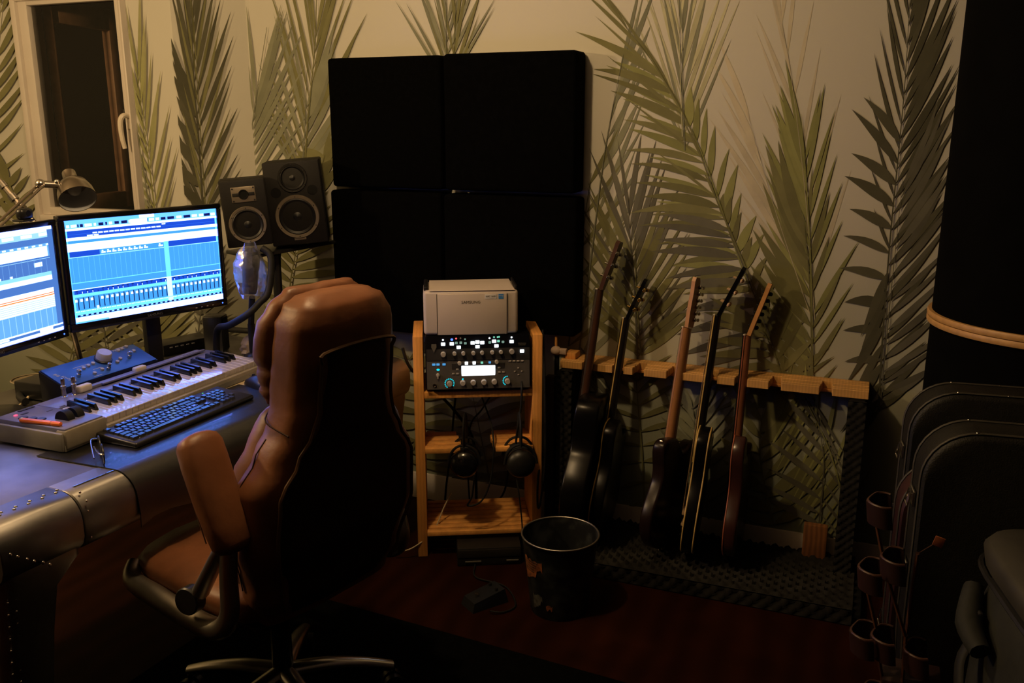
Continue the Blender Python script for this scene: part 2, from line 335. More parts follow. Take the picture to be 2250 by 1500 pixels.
# below the rail
frond('back', [(1418, 1130), (1412, 1000), (1404, 900), (1398, 820)], [(14, .0, .9, 205, 130, 60, 110, 90, 12, 13), (14, .0, .9, -12, 45, 70, 140, 110, -14, 17)], OL, 5)
frond('back', [(1360, 1080), (1350, 960), (1340, 840)], [(10, .0, .9, 160, 120, 90, 130, 110, 6, 18)], DG, 4)
frond('back', [(1700, 1150), (1670, 1000), (1680, 880)], [(8, .0, .9, 30, 60, 190, 200, 130, 14, 40), (7, .0, .9, 160, 120, 120, 150, 100, -8, 36)], OL, 5)
frond('back', [(1860, 1120), (1820, 980), (1760, 860)], [(18, .0, .95, 232, 240, 160, 190, 150, 4, 9), (9, 0, .9, 60, 90, 120, 140, 90, 0, 14)], GR, 4)
frond('back', [(1800, 1150), (1810, 1010), (1790, 880)], [(12, .0, .95, -50, -62, 150, 170, 120, 4, 9), (8, 0, .9, 150, 120, 150, 160, 100, 10, 22)], DG, 4)
frond('back', [(1560, 1150), (1540, 1000), (1520, 880)], [(9, .0, .9, 150, 120, 120, 140, 90, 6, 20), (9, 0, .9, 30, 60, 120, 140, 90, -6, 20)], GG, 4)
# above and left of the black panels
frond('back', [(985, 190), (982, 90), (985, -60)], [(8, .0, .6, 118, 98, 200, 210, 160, 2, 11), (9, .0, .6, 56, 80, 200, 220, 160, 0, 12)], GG, 4)
frond('back', [(995, 200), (1000, 100), (1005, -40)], [(5, .0, .6, 104, 96, 200, 200, 160, 2, 10), (5, .0, .6, 70, 80, 200, 210, 160, 0, 10)], OL, 3)
frond('back', [(668, 420), (680, 260), (695, 100), (700, -60)], [(18, .0, .7, 112, 97, 260, 320, 260, 2, 11), (15, .0, .7, 58, 80, 240, 320, 260, -1, 15)], OL, 4)
frond('back', [(664, 400), (672, 300), (678, 150)], [(9, .0, .7, 118, 100, 180, 260, 230, 2, 12), (7, .0, .7, 44, 70, 150, 240, 200, 10, 22)], GG, 4)
frond('back', [(545, 470), (552, 330), (568, 200), (590, 60)], [(12, .0, .6, 118, 96, 150, 240, 240, 2, 12), (16, .0, .6, 50, 78, 180, 280, 240, 1, 16)], GG, 4)
frond('back', [(690, 430), (705, 380), (716, 340)], [(6, .0, .9, 40, 70, 70, 90, 60, 10, 24), (6, .0, .9, 120, 160, 60, 80, 60, 0, 24)], OL, 4)
frond('back', [(645, 760), (640, 640), (652, 560), (662, 480)], [(11, .0, .9, 165, 120, 100, 130, 90, -10, 18), (12, .0, .9, -30, 55, 110, 150, 110, -12, 24)], OL, 5)
frond('back', [(500, 760), (480, 690), (500, 560)], [(8, .0, .9, 150, 110, 120, 160, 90, 0, 20), (8, .0, .9, 30, 70, 110, 140, 90, 0, 20)], OL, 4)
frond('back', [(900, 1010), (930, 900), (900, 780)], [(8, .0, .95, 190, 150, 120, 150, 110, 12, 30), (8, .0, .95, -10, 40, 120, 150, 110, -12, 32)], OL, 5)
frond('back', [(1080, 1060), (1060, 960), (1040, 860)], [(7, .0, .95, 190, 150, 120, 150, 110, 12, 26), (7, .0, .95, -10, 40, 120, 150, 110, -12, 26)], DG, 5)
# the splayed corner
frond('splay', [(448, 500), (438, 330), (425, 160), (420, -40)], [(22, .0, .9, 116, 97, 150, 260, 230, 0, 13), (20, .0, .9, 60, 83, 150, 280, 240, 1, 15), (7, .05, .55, 150, 118, 80, 100, 110, -16, 28)], DK, 5)
frond('splay', [(452, 470), (440, 280), (430, 120)], [(10, .05, .9, 107, 98, 160, 240, 200, 0, 9), (9, .05, .9, 66, 80, 160, 240, 200, 0, 11)], OL, 3)
# right and left of the window
frond('win', [(352, 520), (335, 380), (316, 250), (300, 100)], [(15, .0, .8, 128, 102, 150, 210, 200, -3, 12), (14, .0, .8, 72, 92, 150, 230, 220, 2, 11)], GR, 4, fade=.25)
frond('win', [(345, 520), (318, 360), (300, 240)], [(8, .0, .9, 140, 120, 120, 130, 100, 0, 22)], GG, 4)
frond('winl', [(-40, 470), (-22, 300), (-5, 150), (12, -30)], [(18, .0, .95, 28, 66, 90, 140, 130, 14, 17), (8, .0, .9, 130, 110, 90, 120, 110, 0, 16)], OL, 5)
frond('winl', [(60, 560), (45, 470), (20, 400)], [(7, .0, .95, 150, 110, 70, 90, 70, 0, 26), (6, .0, .9, 20, 60, 50, 60, 50, 0, 20)], OL, 4)
# under the window, seen below the monitors
frond('winb', [(330, 800), (345, 720), (352, 600)], [(9, .0, .9, 150, 112, 110, 130, 90, 0, 18), (9, .0, .9, 30, 66, 110, 130, 90, 0, 18)], OL, 4)
frond('winb', [(250, 820), (235, 730), (240, 620)], [(9, .0, .9, 160, 118, 110, 120, 90, 6, 24), (9, .0, .9, 15, 60, 110, 120, 90, -6, 24)], DG, 4)
frond('winb', [(150, 830), (170, 740), (180, 640)], [(8, .0, .9, 160, 118, 90, 110, 90, 6, 24), (8, .0, .9, 15, 60, 100, 120, 90, -6, 24)], OL, 4)
frond('splay', [(430, 780), (440, 690), (455, 600)], [(9, .0, .9, 150, 115, 90, 110, 80, 6, 22), (9, .0, .9, 20, 64, 90, 120, 80, -6, 22)], DG, 4)
# four black acoustic panels on the wall
foamb = mat('black_velvet', (.0013, .0013, .0013), .95, noise=(60, .3), bump=(300, .4), spec=.03)
for (x0, y0, x1, y1, Y, lab) in [(717, 128, 972, 417, -.1, 'black square acoustic panel above the speakers, upper one beside the window corner'),
                         (972, 118, 1262, 426, -.125, 'thicker black square acoustic panel reaching highest on the wall, upper of its pair'),
                         (724, 417, 973, 740, -.1, 'black acoustic panel behind the chair headrest, lower of its pair'),
                         (973, 426, 1263, 742, -.11, 'black acoustic panel directly behind the printer')]:
    A = ony(x0, y0, Y); B = ony(x1, y1, Y)
    t = thing('sound_absorber', lab, 'sound absorber', ((A.x + B.x) / 2, 0, (A.z + B.z) / 2), group='black acoustic panels')
    wdt, hgt = B.x - A.x, A.z - B.z
    MB().box((0, Y / 2 - .004, 0), (wdt, -Y - .008, hgt), bev=.014, seg=3).build('cover', foamb, t)
    MB().box((0, -.012, 0), (wdt - .05, .02, hgt - .05), bev=.004).build('back_board', blackm, t)
# ================================================================== desk
DO = Vector((-1.642, -2.035, 0)); DA = math.atan2(.996, .086)      # local x runs along the front edge, local y to the back of the desk
DZ = .76; DL, DD = 1.56, .92
desk = thing('desk', 'riveted aluminium desk with rounded edges and broad legs under the monitors', 'desk', DO, DA)
def dw(x, y, z=0): return Matrix.Translation(DO) @ Matrix.Rotation(DA, 4, 'Z') @ Vector((x, y, z))
def nose_prof(k=8, r=.05, bot=.625, out=.012):
    p = [(.10, DZ), (.052, DZ)]
    for i in range(k + 1):
        a = R(90 - 90 * i / k); p.append((.05 - math.cos(R(90)-a) * 0 - math.sin(R(90 * i / k)) * .062, DZ - .062 + math.cos(R(90 * i / k)) * .062))
    p += [(-.012, .66), (-.004, .640), (.012, bot), (.10, bot)]
    return p
MB().box((DL / 2, .05 + (DD - .05) / 2, DZ - .02), (DL - .01, DD - .05, .038), bev=.004).build('desk_top', alu, desk)
def seg_nose(x0, x1, name='edge_panel'):
    P = nose_prof(); mb = MB(); rings = [[Vector((x, y, z)) for y, z in P] for x in (x0, x0 + .003, x1 - .003, x1)]
    for i, k in ((0, .002), (3, .002)): rings[i] = [Vector((v.x, v.y + k, v.z - k if v.z > .7 else v.z)) for v in rings[i]]
    mb.loft(rings); return mb.build(name, alu, desk, smooth=40)
for x0, x1 in ((0, .199), (.201, .62), (.622, 1.02), (1.022, DL)): seg_nose(x0, x1)
MB().box((DL / 2, .3, .70), (DL - .5, .48, .08), bev=.01).build('drawer_box', mat('dark_aluminium', (.05, .047, .044), .5, .6), desk)
for x0, x1 in ((.0, .20), (DL - .2, DL)):
    mb = MB(); rings = []
    def rr(x0, x1, y0, y1, z, r=.03, k=4):
        out = []
        for cx, cy, a0 in ((x1 - r, y1 - r, 0), (x0 + r, y1 - r, 90), (x0 + r, y0 + r, 180), (x1 - r, y0 + r, 270)):
            for i in range(k + 1): a = R(a0 + 90 * i / k); out.append(Vector((cx + r * math.cos(a), cy + r * math.sin(a), z)))
        return out
    near = x0 < .1
    for z, dx, y0, y1 in ((.64, 0, .0, DD), (.615, 0, .0, DD), (.56, .055, .01, DD - .02), (.45, .07, .02, DD - .04), (.25, .075, .05, DD - .1), (.0, .075, .08, DD - .16)):
        rings.append(rr(x0 if near else x0 + dx, x1 - dx if near else x1, y0, y1, z))
    mb.loft(rings); leg = mb.build('leg', alu, desk, smooth=40)
    rv = MB()
    e0, e1 = (x0 + .012, x0 + .03) if near else (x0 + .085, x0 + .103)
    for k in range(20):
        z = .58 - k * .03; y = .012 + (.58 - z) * .115
        for e in (e0, e1): rv.ball((e, y - .004, z), (.0035, .0025, .0035), 6)
    if near:
        for k in range(26):
            y = .05 + k * .028; rv.ball((x0 - .001, y, .60 - .0), (.002, .0035, .0035), 6)
        for (e, z) in ((.02, .695), (.035, .683), (.055, .668), (.07, .656), (.09, .644), (.105, .632)):
            rv.ball((e, -.011, z), (.0045, .003, .0045), 8)
    rv.build('rivets', chrome, leg)['kind'] = 'stuff'
rv = MB()
for k in range(6):
    for q in (.053, .064): rv.ball((.015 + k * .034 + (q - .053), q, DZ + .0005), (.004, .004, .0025), 8)
for z in (.757, .74, .715, .68, .65): rv.ball((.216, .012 - .02 * (z < .75), z), .003, 6)
rv.build('rivets', chrome, desk)['kind'] = 'stuff'
MB().box((.72, .047, DZ + .0012), (.99, .004, .0014)).build('edge_trim', chrome, desk)
# ------------------------------------------------------------------ leather pad hanging over the front edge
padm = mat('blue_black_leather', (.0035, .0037, .0045), .34, noise=(25, .3), bump=(160, .15), spec=1.0, coat=.15)
rings = []
prof = [(.30, DZ + .0035), (.2, DZ + .0035), (.10, DZ + .0035), (.05, DZ + .0035)] + [(.05 - math.sin(R(a)) * .068, DZ - .062 + math.cos(R(a)) * .0665) for a in (15, 30, 45, 60, 75, 90)] + [(-.022, .655), (-.02, .622)]
mb = MB(); top = []; bot = []
for i in range(15):
    x = .345 + (1.03 - .345) * i / 14; skew = -.055 * 0
    ring = []
    for j, (y, z) in enumerate(prof):
        xx = x - (.03 * (y / .3) if i == 0 else 0); ring.append(Vector((xx, y + (.004 * math.sin(i * 1.7) if z < .66 else 0), z + (.014 * math.sin(i * .9) if z < .63 else 0))))
    lower = [Vector((v.x, v.y + (.003 if z < .72 else 0), v.z - .003)) for v, (y, z) in zip(ring, prof)]
    rings.append(ring + lower[::-1])
mb.loft(rings)
pad = mb.build('desk_pad', padm, None, smooth=50); pad.location = DO; pad.rotation_euler = (0, 0, DA)
tag(pad, 'black leather desk pad folded over the front edge of the aluminium desk', 'desk pad')
# ------------------------------------------------------------------ MIDI keyboard
KY0, KX1 = -1.655, -1.832
midi = thing('midi_keyboard', 'silver music keyboard with white and black keys on the desk', 'keyboard', (-1.983, -1.25, DZ), 0); midi.scale.x = .9
# local: x to the player (front), y along the keys
def wedge(mb, x0, x1, y0, y1, z0, zb, zf, mi=0):
    mb.add([(x0, y0, z0), (x1, y0, z0), (x1, y0, zf), (x0, y0, zb), (x0, y1, z0), (x1, y1, z0), (x1, y1, zf), (x0, y1, zb)], [[0, 1, 2, 3], [7, 6, 5, 4], [0, 4, 5, 1], [1, 5, 6, 2], [2, 6, 7, 3], [3, 7, 4, 0]], mi)
mb = MB(); wedge(mb, -.14, .138, -.405, .40, .006, .03, .022); mb.box((0, -.405, .03), (.27, .012, .05), bev=.005); mb.box((0, .40, .03), (.27, .012, .05), bev=.005)
mb.build('base', mat('dark_silver', (.20, .19, .17), .4), midi)
mb = MB(); mb.box((-.09, .0625, .047), (.10, .675, .036), bev=.003); mb.box((0, -.338, .047), (.276, .124, .0362), bev=.003)
mb.build('top_case', silver, midi)
mb = MB(); mb.box((.124, -.336, .036), (.04, .134, .05), bev=.006); mb.build('front_cheek', mat('taupe_plastic', (.27, .24, .19), .4), midi)
mb = MB(); mb.box((.128, .06, .0215), (.018, .675, .022), bev=.003); mb.build('front_rail', mat('taupe_plastic', (.3, .26, .19), .4), midi)
wk = MB().box((0, 0, 0), (.150, .0222, .022), bev=.0015, seg=1).mesh('white_key', mat('white_key', (.52, .47, .47), .13, noise=(5, .02), spec=1.0, coat=.9))
bk = MB(); bk.loft([[Vector((-.046, -.0055, -.01)), Vector((.046, -.0055, -.01)), Vector((.046, .0055, -.01)), Vector((-.046, .0055, -.01))],
                    [Vector((-.046, -.0048, .010)), Vector((.034, -.0042, .010)), Vector((.034, .0042, .010)), Vector((-.046, .0048, .010))]])
bk = bk.mesh('black_key', mat('black_key', (.008, .008, .009), .18, noise=None, spec=.7), smooth=20)
y0 = -.272
for i in range(29): link('white_key', wk, midi, (.043, y0 + .0116 + i * .0232, .046), (0, R(6), 0))
for i in range(28):
    if i % 7 in (0, 1, 3, 4, 5): link('black_key', bk, midi, (.014, y0 + .0232 * (i + 1), .066), (0, R(6), 0))
mb = MB(); mb.box((-.115, .12, .070), (.022, .48, .010), bev=.003); mb.box((-.10, .15, .0725), (.012, .44, .006), bev=.002); mb.build('slider_rail', silver, midi)
for y in (-.13, .085): MB().box((-.108, y, .076), (.024, .045, .022), bev=.006, seg=3).build('rail_cap', mat('cream_plastic', (.52, .47, .40), .45), midi)
for k, y in enumerate((-.355, -.325, -.295)):
    pass
for (x, y, a) in ((-.06, -.372, .0), (-.028, -.368, .0), (.0, -.362, 0)): MB().lathe([(0, .068), (.011, .068), (.013, .066), (.0135, .064)], 18, (x, y, 0)).build('round_button', mat('navy_button', (.02, .021, .04), .35), midi)
for y in (-.335, -.303): MB().cyl((.06, y - .011, .062), (.06, y + .011, .062), .027, n=20).build('bend_wheel', rubber, midi)
MB().box((-.122, -.315, .066), (.010, .048, .002)).build('display_slot', black, midi)
MB().box((-.09, -.345, .0655), (.008, .02, .0015)).build('label_strip', black, midi)
for k in range(14): MB().box((-.046, -.30 + k * .042, .0655), (.006, .018, .0015), bev=.0006, seg=1).build('small_button', mat('grey_button', (.07, .07, .08), .4), midi)
MB().ball((-.1, -.365, .0655), (.005, .006, .002), 10).build('power_light', emit('red_led', (1, .05, .12), 2.2), midi)
text('M-AUDIO', .014, mat('grey_print', (.10, .10, .12), .5), midi, Matrix.Translation((-.10, .30, .0757)) @ Matrix.Rotation(R(90), 4, 'Z'))
for x, y in ((-.126, -.186), (-.114, -.160)):
    k = MB().lathe([(0, .118), (.005, .117), (.006, .112), (.0055, .098), (.008, .096), (.008, .088), (.006, .086), (.007, .066), (.010, .065)], 14, (x, y, 0)).build('jack_plug', chrome, midi)
# orange pen lying on the music keyboard
pen = thing('lighter_pen', 'orange pen lying on the end of the music keyboard', 'pen', (-1.952, -1.641, .8305), R(6))
MB().cyl((-.062, 0, 0), (.035, 0, 0), .0065, n=10).build('barrel', mat('orange_plastic', (.80, .16, .02), .35, noise=None), pen)
MB().lathe([(.0068, .037), (.0072, .05), (.006, .064), (0, .066)], 10, axis=(1, 0, 0)).build('cap', mat('orange_plastic', (.8, .16, .02)), pen)
MB().cyl((.034, 0, 0), (.038, 0, 0), .0055, n=10).build('collar', white, pen)
MB().ball((-.058, 0, .0035), (.006, .005, .004), 8).build('end_button', mat('cream_plastic', (.5, .4, .3)), pen)
# ------------------------------------------------------------------ computer keyboard
kb = thing('computer_keyboard', 'black computer keyboard on the leather pad in front of the music keyboard', 'keyboard', (-1.778, -1.33, DZ + .004), R(-1)); kb.scale.x = .92
mb = MB(); mb.add([(-.077, -.235, 0), (.077, -.235, 0), (.077, -.235, .014), (-.077, -.235, .026), (-.077, .235, 0), (.077, .235, 0), (.077, .235, .014), (-.077, .235, .026)], [[0, 1, 2, 3], [7, 6, 5, 4], [0, 4, 5, 1], [1, 5, 6, 2], [2, 6, 7, 3], [3, 7, 4, 0]])
bm = bmesh.new(); me = mb.mesh('kb', black, 0); bm.from_mesh(me); bmesh.ops.bevel(bm, geom=list(bm.edges), offset=.006, segments=3, profile=.5, affect='EDGES'); bm.to_mesh(me); bm.free(); me.shade_smooth(); me.set_sharp_from_angle(angle=R(40))
link('body', me, kb)
keym = mat('key_cap', (.02, .021, .024), .28, noise=(30, .2), spec=1.0, coat=.5); kmesh = {}
def key(x, y, wd=1.0, dp=1.0):
    k = (wd, dp)
    if k not in kmesh:
        sx, sy = .0162 * dp + .019 * (dp - 1) * 0, .019 * wd - .0028; b = .0015
        m2 = MB(); m2.loft([[Vector((-sx / 2, -sy / 2, 0)), Vector((sx / 2, -sy / 2, 0)), Vector((sx / 2, sy / 2, 0)), Vector((-sx / 2, sy / 2, 0))], [Vector((-sx / 2 + b, -sy / 2 + b, .007)), Vector((sx / 2 - b, -sy / 2 + b, .007)), Vector((sx / 2 - b, sy / 2 - b, .007)), Vector((-sx / 2 + b, sy / 2 - b, .007))]]); kmesh[k] = m2.mesh('key', keym, 20)
    link('key', kmesh[k], kb, (x, y, .0195 - x * .078), (0, R(4.4), 0))
rows = [(-.056, [1] + [0] + [1] * 4 + [-.5] + [1] * 4 + [-.5] + [1] * 4), (-.033, [1] * 13 + [2]), (-.014, [1.5] + [1] * 12 + [1.5]), (.005, [1.75] + [1] * 12 + [1.25]), (.024, [1.25] + [1] * 11 + [2.75]), (.043, [1.25, 1.25, 1.25, 6.25, 1.25, 1.25, 1.25, 1.25])]
for x, ws in rows:
    y = -.222
    for q in ws:
        if q == 0: y += .019; continue
        if q < 0: y += .019 * -q; continue
        key(x, y + q * .0095, q); y += q * .019
for x in (-.056, -.033, -.014):
    for j in range(3): key(x, .066 + j * .019)
for j in range(3): key(.043, .066 + j * .019)
key(.024, .085)
for x in (-.033, -.014, .005, .024):
    for j in range(4):
        if not (j == 3 and x == .005): key(x, .132 + j * .019)
for j in range(3): key(.043, .132 + j * .019)
for j in range(3): MB().box((-.056, .15 + j * .016, .0275), (.003, .004, .001)).build('status_light', emit('green_led', (.1, 1, .15), 1.2) if j == 0 else black, kb)
# mouse on a pale mat
mm = MB().box((0, 0, .0015), (.22, .19, .003), bev=.001, seg=1).build('mouse_mat', mat('cream_mat', (.50, .40, .27), .8, noise=(40, .1))); mm.location = (-1.80, -.955, DZ + .0002); mm.rotation_euler = (0, 0, R(12))
tag(mm, 'cream mouse mat under the black mouse at the end of the keyboards', 'mouse mat')
ms = thing('computer_mouse', 'black computer mouse on the cream mat', 'mouse', (-1.775, -.975, DZ + .0035), R(160))
rings = []
for x, wd, h in ((-.058, .012, .012), (-.05, .026, .024), (-.03, .031, .036), (0, .031, .038), (.03, .029, .03), (.05, .026, .02), (.058, .016, .012)):
    rings.append([Vector((x, wd * math.cos(a), h * max(0, math.sin(a)) ** .7)) for a in [math.pi * j / 10 for j in range(11)]])
MB().loft(rings).build('body', black, ms, 60)
MB().cyl((.032, -.003, .028), (.032, .003, .028), .007, n=12).build('scroll_wheel', rubber, ms)
MB().box((.042, 0, .0245), (.03, .0015, .002)).build('button_gap', chrome, ms)
# sunglasses standing at the corner of the pad
sg = thing('sunglasses', 'dark sunglasses set upright at the corner of the leather pad', 'sunglasses', (-1.735, -1.655, DZ + .004), R(142))
gm = mat('dark_lens', (.012, .013, .02), .08, noise=None, spec=.8)
for s in (-1, 1):
    n = 20; ring = lambda k, y: [Vector((s * .034 + .029 * k * math.cos(2 * math.pi * i / n), y, .026 + .023 * k * math.sin(2 * math.pi * i / n))) for i in range(n)]
    MB().loft([ring(1, 0), ring(1, .002)]).build('lens', gm, sg)
    f = [Vector((s * .034 + .030 * math.cos(2 * math.pi * i / n), .001, .026 + .024 * math.sin(2 * math.pi * i / n))) for i in range(n + 1)]
    MB().tube(f, .002, 6).build('rim', black, sg)
    MB().tube([(s * .064, .001, .035), (s * .064, .010 + .004 * s, .036), (s * .04, .016 + .004 * s, .034), (-s * .045, .018 + .004 * s, .022)], [.002, .002, .0018, .0022], 6, smooth=4).build('temple', chrome, sg)
MB().tube([(-.006, .001, .034), (0, -.002, .038), (.006, .001, .034)], .0018, 6, smooth=3).build('bridge', chrome, sg)
# ------------------------------------------------------------------ blue studio controller
BA = Vector((-2.133, -1.398, .832)); BB = Vector((-2.125, -1.04, .832)); up_ = Vector((-.10, 0, .042))
bt = thing('monitor_controller', 'blue sloping studio monitor controller with one large silver knob', 'controller', (BA + BB) / 2 + Vector((0, 0, DZ - .833)), 0)
o0 = bt.location; ux = (BB - BA); L0 = ux.length; ux.normalize(); uy = up_.normalized(); DP = up_.length; nz = ux.cross(uy).normalized()
def bp(u, v, h=0): return BA + ux * (u * L0) + uy * (v * DP) + nz * h - o0
P = lambda u, v, z=None: Vector((bp(u, v).x, bp(u, v).y, (bp(u, v).z if z is None else z)))
mb = MB(); a0, b0, b1, a1 = P(0, 0), P(1, 0), P(1, 1), P(0, 1)
g = lambda p: Vector((p.x, p.y, .001))
mb.add([g(a0), g(b0), g(b1), g(a1), a0, b0, b1, a1], [[3, 2, 1, 0], [4, 5, 6, 7], [0, 1, 5, 4], [1, 2, 6, 5], [2, 3, 7, 6], [3, 0, 4, 7]]); mb.build('housing', black, bt, 20)
bluem = mat('blue_panel', (.028, .10, .36), .34, noise=(15, .12), spec=.5)
Mp = frame(bp(.5, .5, .002), ux, uy)
mb = MB().box((0, 0, 0), (L0 * .985, DP * .97, .004), bev=.0015); mb.v = [Mp @ v for v in mb.v]; fp = mb.build('face_panel', bluem, bt)
def bknob(u, v, r, h, m, name, prof=None):
    mb = MB().lathe(prof or [(r * 1.05, 0), (r, h * .9), (r * .9, h), (0, h)], 20); M_ = Mp @ Matrix.Translation(((u - .5) * L0, (.5 - v) * DP, .002)); mb.v = [M_ @ q for q in mb.v]; mb.build(name, m, bt)
kn = mat('knob_grey', (.34, .32, .29), .35)
bknob(.56, .34, .024, .022, black, 'knob_skirt', [(.027, 0), (.027, .006), (.024, .008), (0, .008)])
bknob(.56, .34, .0225, .03, kn, 'volume_knob')
for u, v in ((.26, .50), (.32, .46), (.38, .42), (.44, .38), (.78, .15), (.83, .12), (.89, .08), (.12, .86), (.345, .80), (.44, .74), (.55, .62), (.64, .62), (.70, .52), (.83, .42), (.90, .36)):
    bknob(u, v, .0058, .006, kn, 'push_button')
for u, v in ((.485, .82), (.785, .58), (.2, .72)):
    bknob(u, v, .006, .02, chrome, 'toggle_knob', [(.0065, 0), (.0065, .010), (.0045, .012), (.0055, .014), (.0055, .024), (0, .026)])
pm = mat('white_print', (.45, .45, .5), .6, noise=None)
text('MACKIE', .013, pm, bt, Mp @ Matrix.Translation((L0 * .30, DP * .41, .0025)))
text('Big Knob', .015, pm, bt, Mp @ Matrix.Translation((-L0 * .41, -DP * .05, .0025)) @ Matrix.Rotation(R(-60), 4, 'Z'), shear=.3)
for u, v, wd in ((.33, .33, .06), (.86, .02, .05), (.42, .62, .03), (.35, .92, .03), (.13, .75, .025)):
    mb = MB().box(((u - .5) * L0, (.5 - v) * DP, .0023), (wd, .0016, .0004)); mb.v = [Mp @ q for q in mb.v]; mb.build('print_line', pm, bt)
# ================================================================== monitors
scr = attr_mat('screen_picture', 1.15)
def C8(r, g, b, k=1.25): return tuple(c * k for c in srgb(r, g, b))
def monitor(name, label, TL, ang, W, H, rects, group, neck, base, led):
    X = Vector((math.cos(ang), math.sin(ang), 0)); Y = Vector((0, 0, 1)); ctr = TL + X * W / 2 - Y * H / 2; Nn = X.cross(Y)      # screen normal toward the viewer
    ft = ctr - Nn * .06; t = thing(name, label, 'monitor', (ft.x, ft.y, DZ), ang, group)
    # local: x right, -y to the viewer, z up ; screen plane y=-.06
    hz = ctr.z - DZ; b, bb = .017, .026; yy = -.06
    mb = MB()
    mb.box((0, yy, hz + H / 2 + b / 2), (W + 2 * b, .022, b), bev=.003); mb.box((0, yy, hz - H / 2 - bb / 2), (W + 2 * b, .022, bb), bev=.003)
    for s in (-1, 1): mb.box((s * (W / 2 + b / 2), yy, hz), (b, .022, H), bev=.003)
    bz = mb.build('bezel', mat('gloss_black', (.006, .006, .008), .15, spec=.6), t)
    rings = []
    for y, k in ((yy + .008, 1.0), (yy + .03, .985), (yy + .05, .75), (yy + .06, .4)):
        a, c = (W / 2 + b) * k, (H / 2 + .02) * k; rings.append([Vector((x_, y, hz + z_ - .004)) for x_, z_ in ((-a, -c), (a, -c), (a, c), (-a, c))])
    MB().loft(rings).build('back_shell', black, t, 20)
    mb = MB(); ly = {}
    for i, (u0, v0, u1, v1, c) in enumerate(rects):
        y = yy - .0065 - .000012 * i
        mb.add([((u0 - .5) * W, y, hz + (.5 - v1) * H), ((u1 - .5) * W, y, hz + (.5 - v1) * H), ((u1 - .5) * W, y, hz + (.5 - v0) * H), ((u0 - .5) * W, y, hz + (.5 - v0) * H)], [[0, 1, 2, 3]], 0, c)
    mb.build('screen', scr, t, 0)
    if neck:
        MB().box((neck, -.005, hz / 2 - .02), (.055, .028, hz - .04), bev=.005).build('neck', black, t)
        mb = MB(); rings = [[Vector((neck + .12 * k * math.cos(2 * math.pi * i / 28), -.02 + .09 * k * math.sin(2 * math.pi * i / 28), z)) for i in range(28)] for k, z in ((1, .001), (1, .008), (.93, .013), (.2, .02))]
        mb.loft(rings); mb.build('stand_base', black, t)
    MB().ball((W / 2 - .004, yy - .011, hz - H / 2 - bb * .55), (.0028, .0015, .0028), 8).build('power_light', emit('blue_led', (.05, .15, 1), 3), t)
    for k in range(4): MB().box((W / 2 - .11 + k * .022, yy - .0112, hz - H / 2 - bb * .6), (.006, .001, .002)).build('menu_mark', pm, bz)
    text('SAMSUNG', .012, mat('bezel_print', (.10, .10, .11), .4, noise=None), t, Matrix.Translation((0, yy - .0112, hz - H / 2 - bb * .5)) @ Matrix.Rotation(R(90), 4, 'X'))
    return t
WH = (1.15, 1.7, 9); LC = (.36, .92, 3.0); MBl = C8(62, 150, 228, 1.2); DB = C8(20, 70, 195, 1.2); PB = (.18, .68, 2.4); NV = C8(8, 22, 90, 1); CY = (.19, .86, 3.0)
r = [(0, 0, 1, 1, CY), (0, 0, 1, .035, PB), (.46, .0, .56, .032, WH), (0, .035, 1, .078, PB)]
rnd = random.Random(3)
u = .01
while u < .97:
    wd = rnd.uniform(.008, .05); r.append((u, .042, min(u + wd, .99), .07, WH if rnd.random() < .65 else NV)); u += wd + rnd.uniform(.004, .016)
r += [(.40, .036, .51, .078, WH), (0, .078, 1, .10, WH), (.01, .10, .985, .165, DB), (.01, .135, .985, .138, C8(40, 100, 220, 1.2)), (0, .165, 1, .195, WH), (.01, .195, .985, .222, MBl), (0, .222, 1, .30, WH)]
for k in range(13): r.append((.16 + k * .034, .128, .188 + k * .034, .142, WH))
r += [(.125, .15, .16, .162, WH), (.165, .15, .195, .162, WH), (.605, .105, .63, .118, WH)]
for k in range(3): r.append((0, .24 + k * .02, 1, .243 + k * .02, C8(200, 240, 255, 1.3)))
r += [(.01, .30, .985, .352, MBl), (.01, .30, .19, .355, DB), (.64, .295, .985, .352, DB), (0, .352, 1, .36, LC), (.005, .36, .995, .73, MBl)]
for k in range(9): r += [(.20 + k * .034, .325, .226 + k * .034, .34, WH), (.203 + k * .034, .310, .213 + k * .034, .322, WH)]
r += [(.57, .325, .60, .34, WH), (.573, .31, .583, .322, WH)]
for k in range(30): r.append((.02 + k * .0325, .362, .0215 + k * .0325, .60, C8(95, 185, 240, 1.35)))
r += [(.605, .295, .637, .73, CY), (0, .60, 1, .608, CY), (0, .668, 1, .675, WH), (.012, .678, .99, .715, DB)]
for k in range(31):
    if rnd.random() < .8: r.append((.02 + k * .0315, .682, .034 + k * .0315, .69, NV))
    r.append((.02 + k * .0315 + .006, .694, .029 + k * .0315, .713, WH if rnd.random() < .55 else NV))
r += [(0, .715, 1, .745, CY), (.012, .745, .99, .875, MBl)]
for k in range(31):
    x = .025 + k * .0315; r.append((x, .752, x + .006, .865, NV))
    yk = .765 if k not in (4,) else .85
    r.append((x - .016, yk, x - .001, yk + .025, WH))
    for q in range(3): r.append((x - .018 + q * .009, .882, x - .012 + q * .009, .89, WH))
r += [(.60, .675, .635, .95, C8(190, 235, 255, 1.4)), (0, .875, 1, .88, CY), (.012, .918, .99, .937, NV)]
for k in range(30): r.append((.03 + k * .032, .92, .045 + k * .032, .932, LC))
r += [(0, .94, 1, 1, WH), (0, .985, .2, 1, PB)]
TLr = Vector((-2.276, -1.213, 1.295)); angr = R(74.1)
monitor('computer_monitor', 'black monitor showing a mixer with rows of faders, beside the speakers', TLr, angr, .53, .319, r, 'monitors on the desk', .02, True, 1)
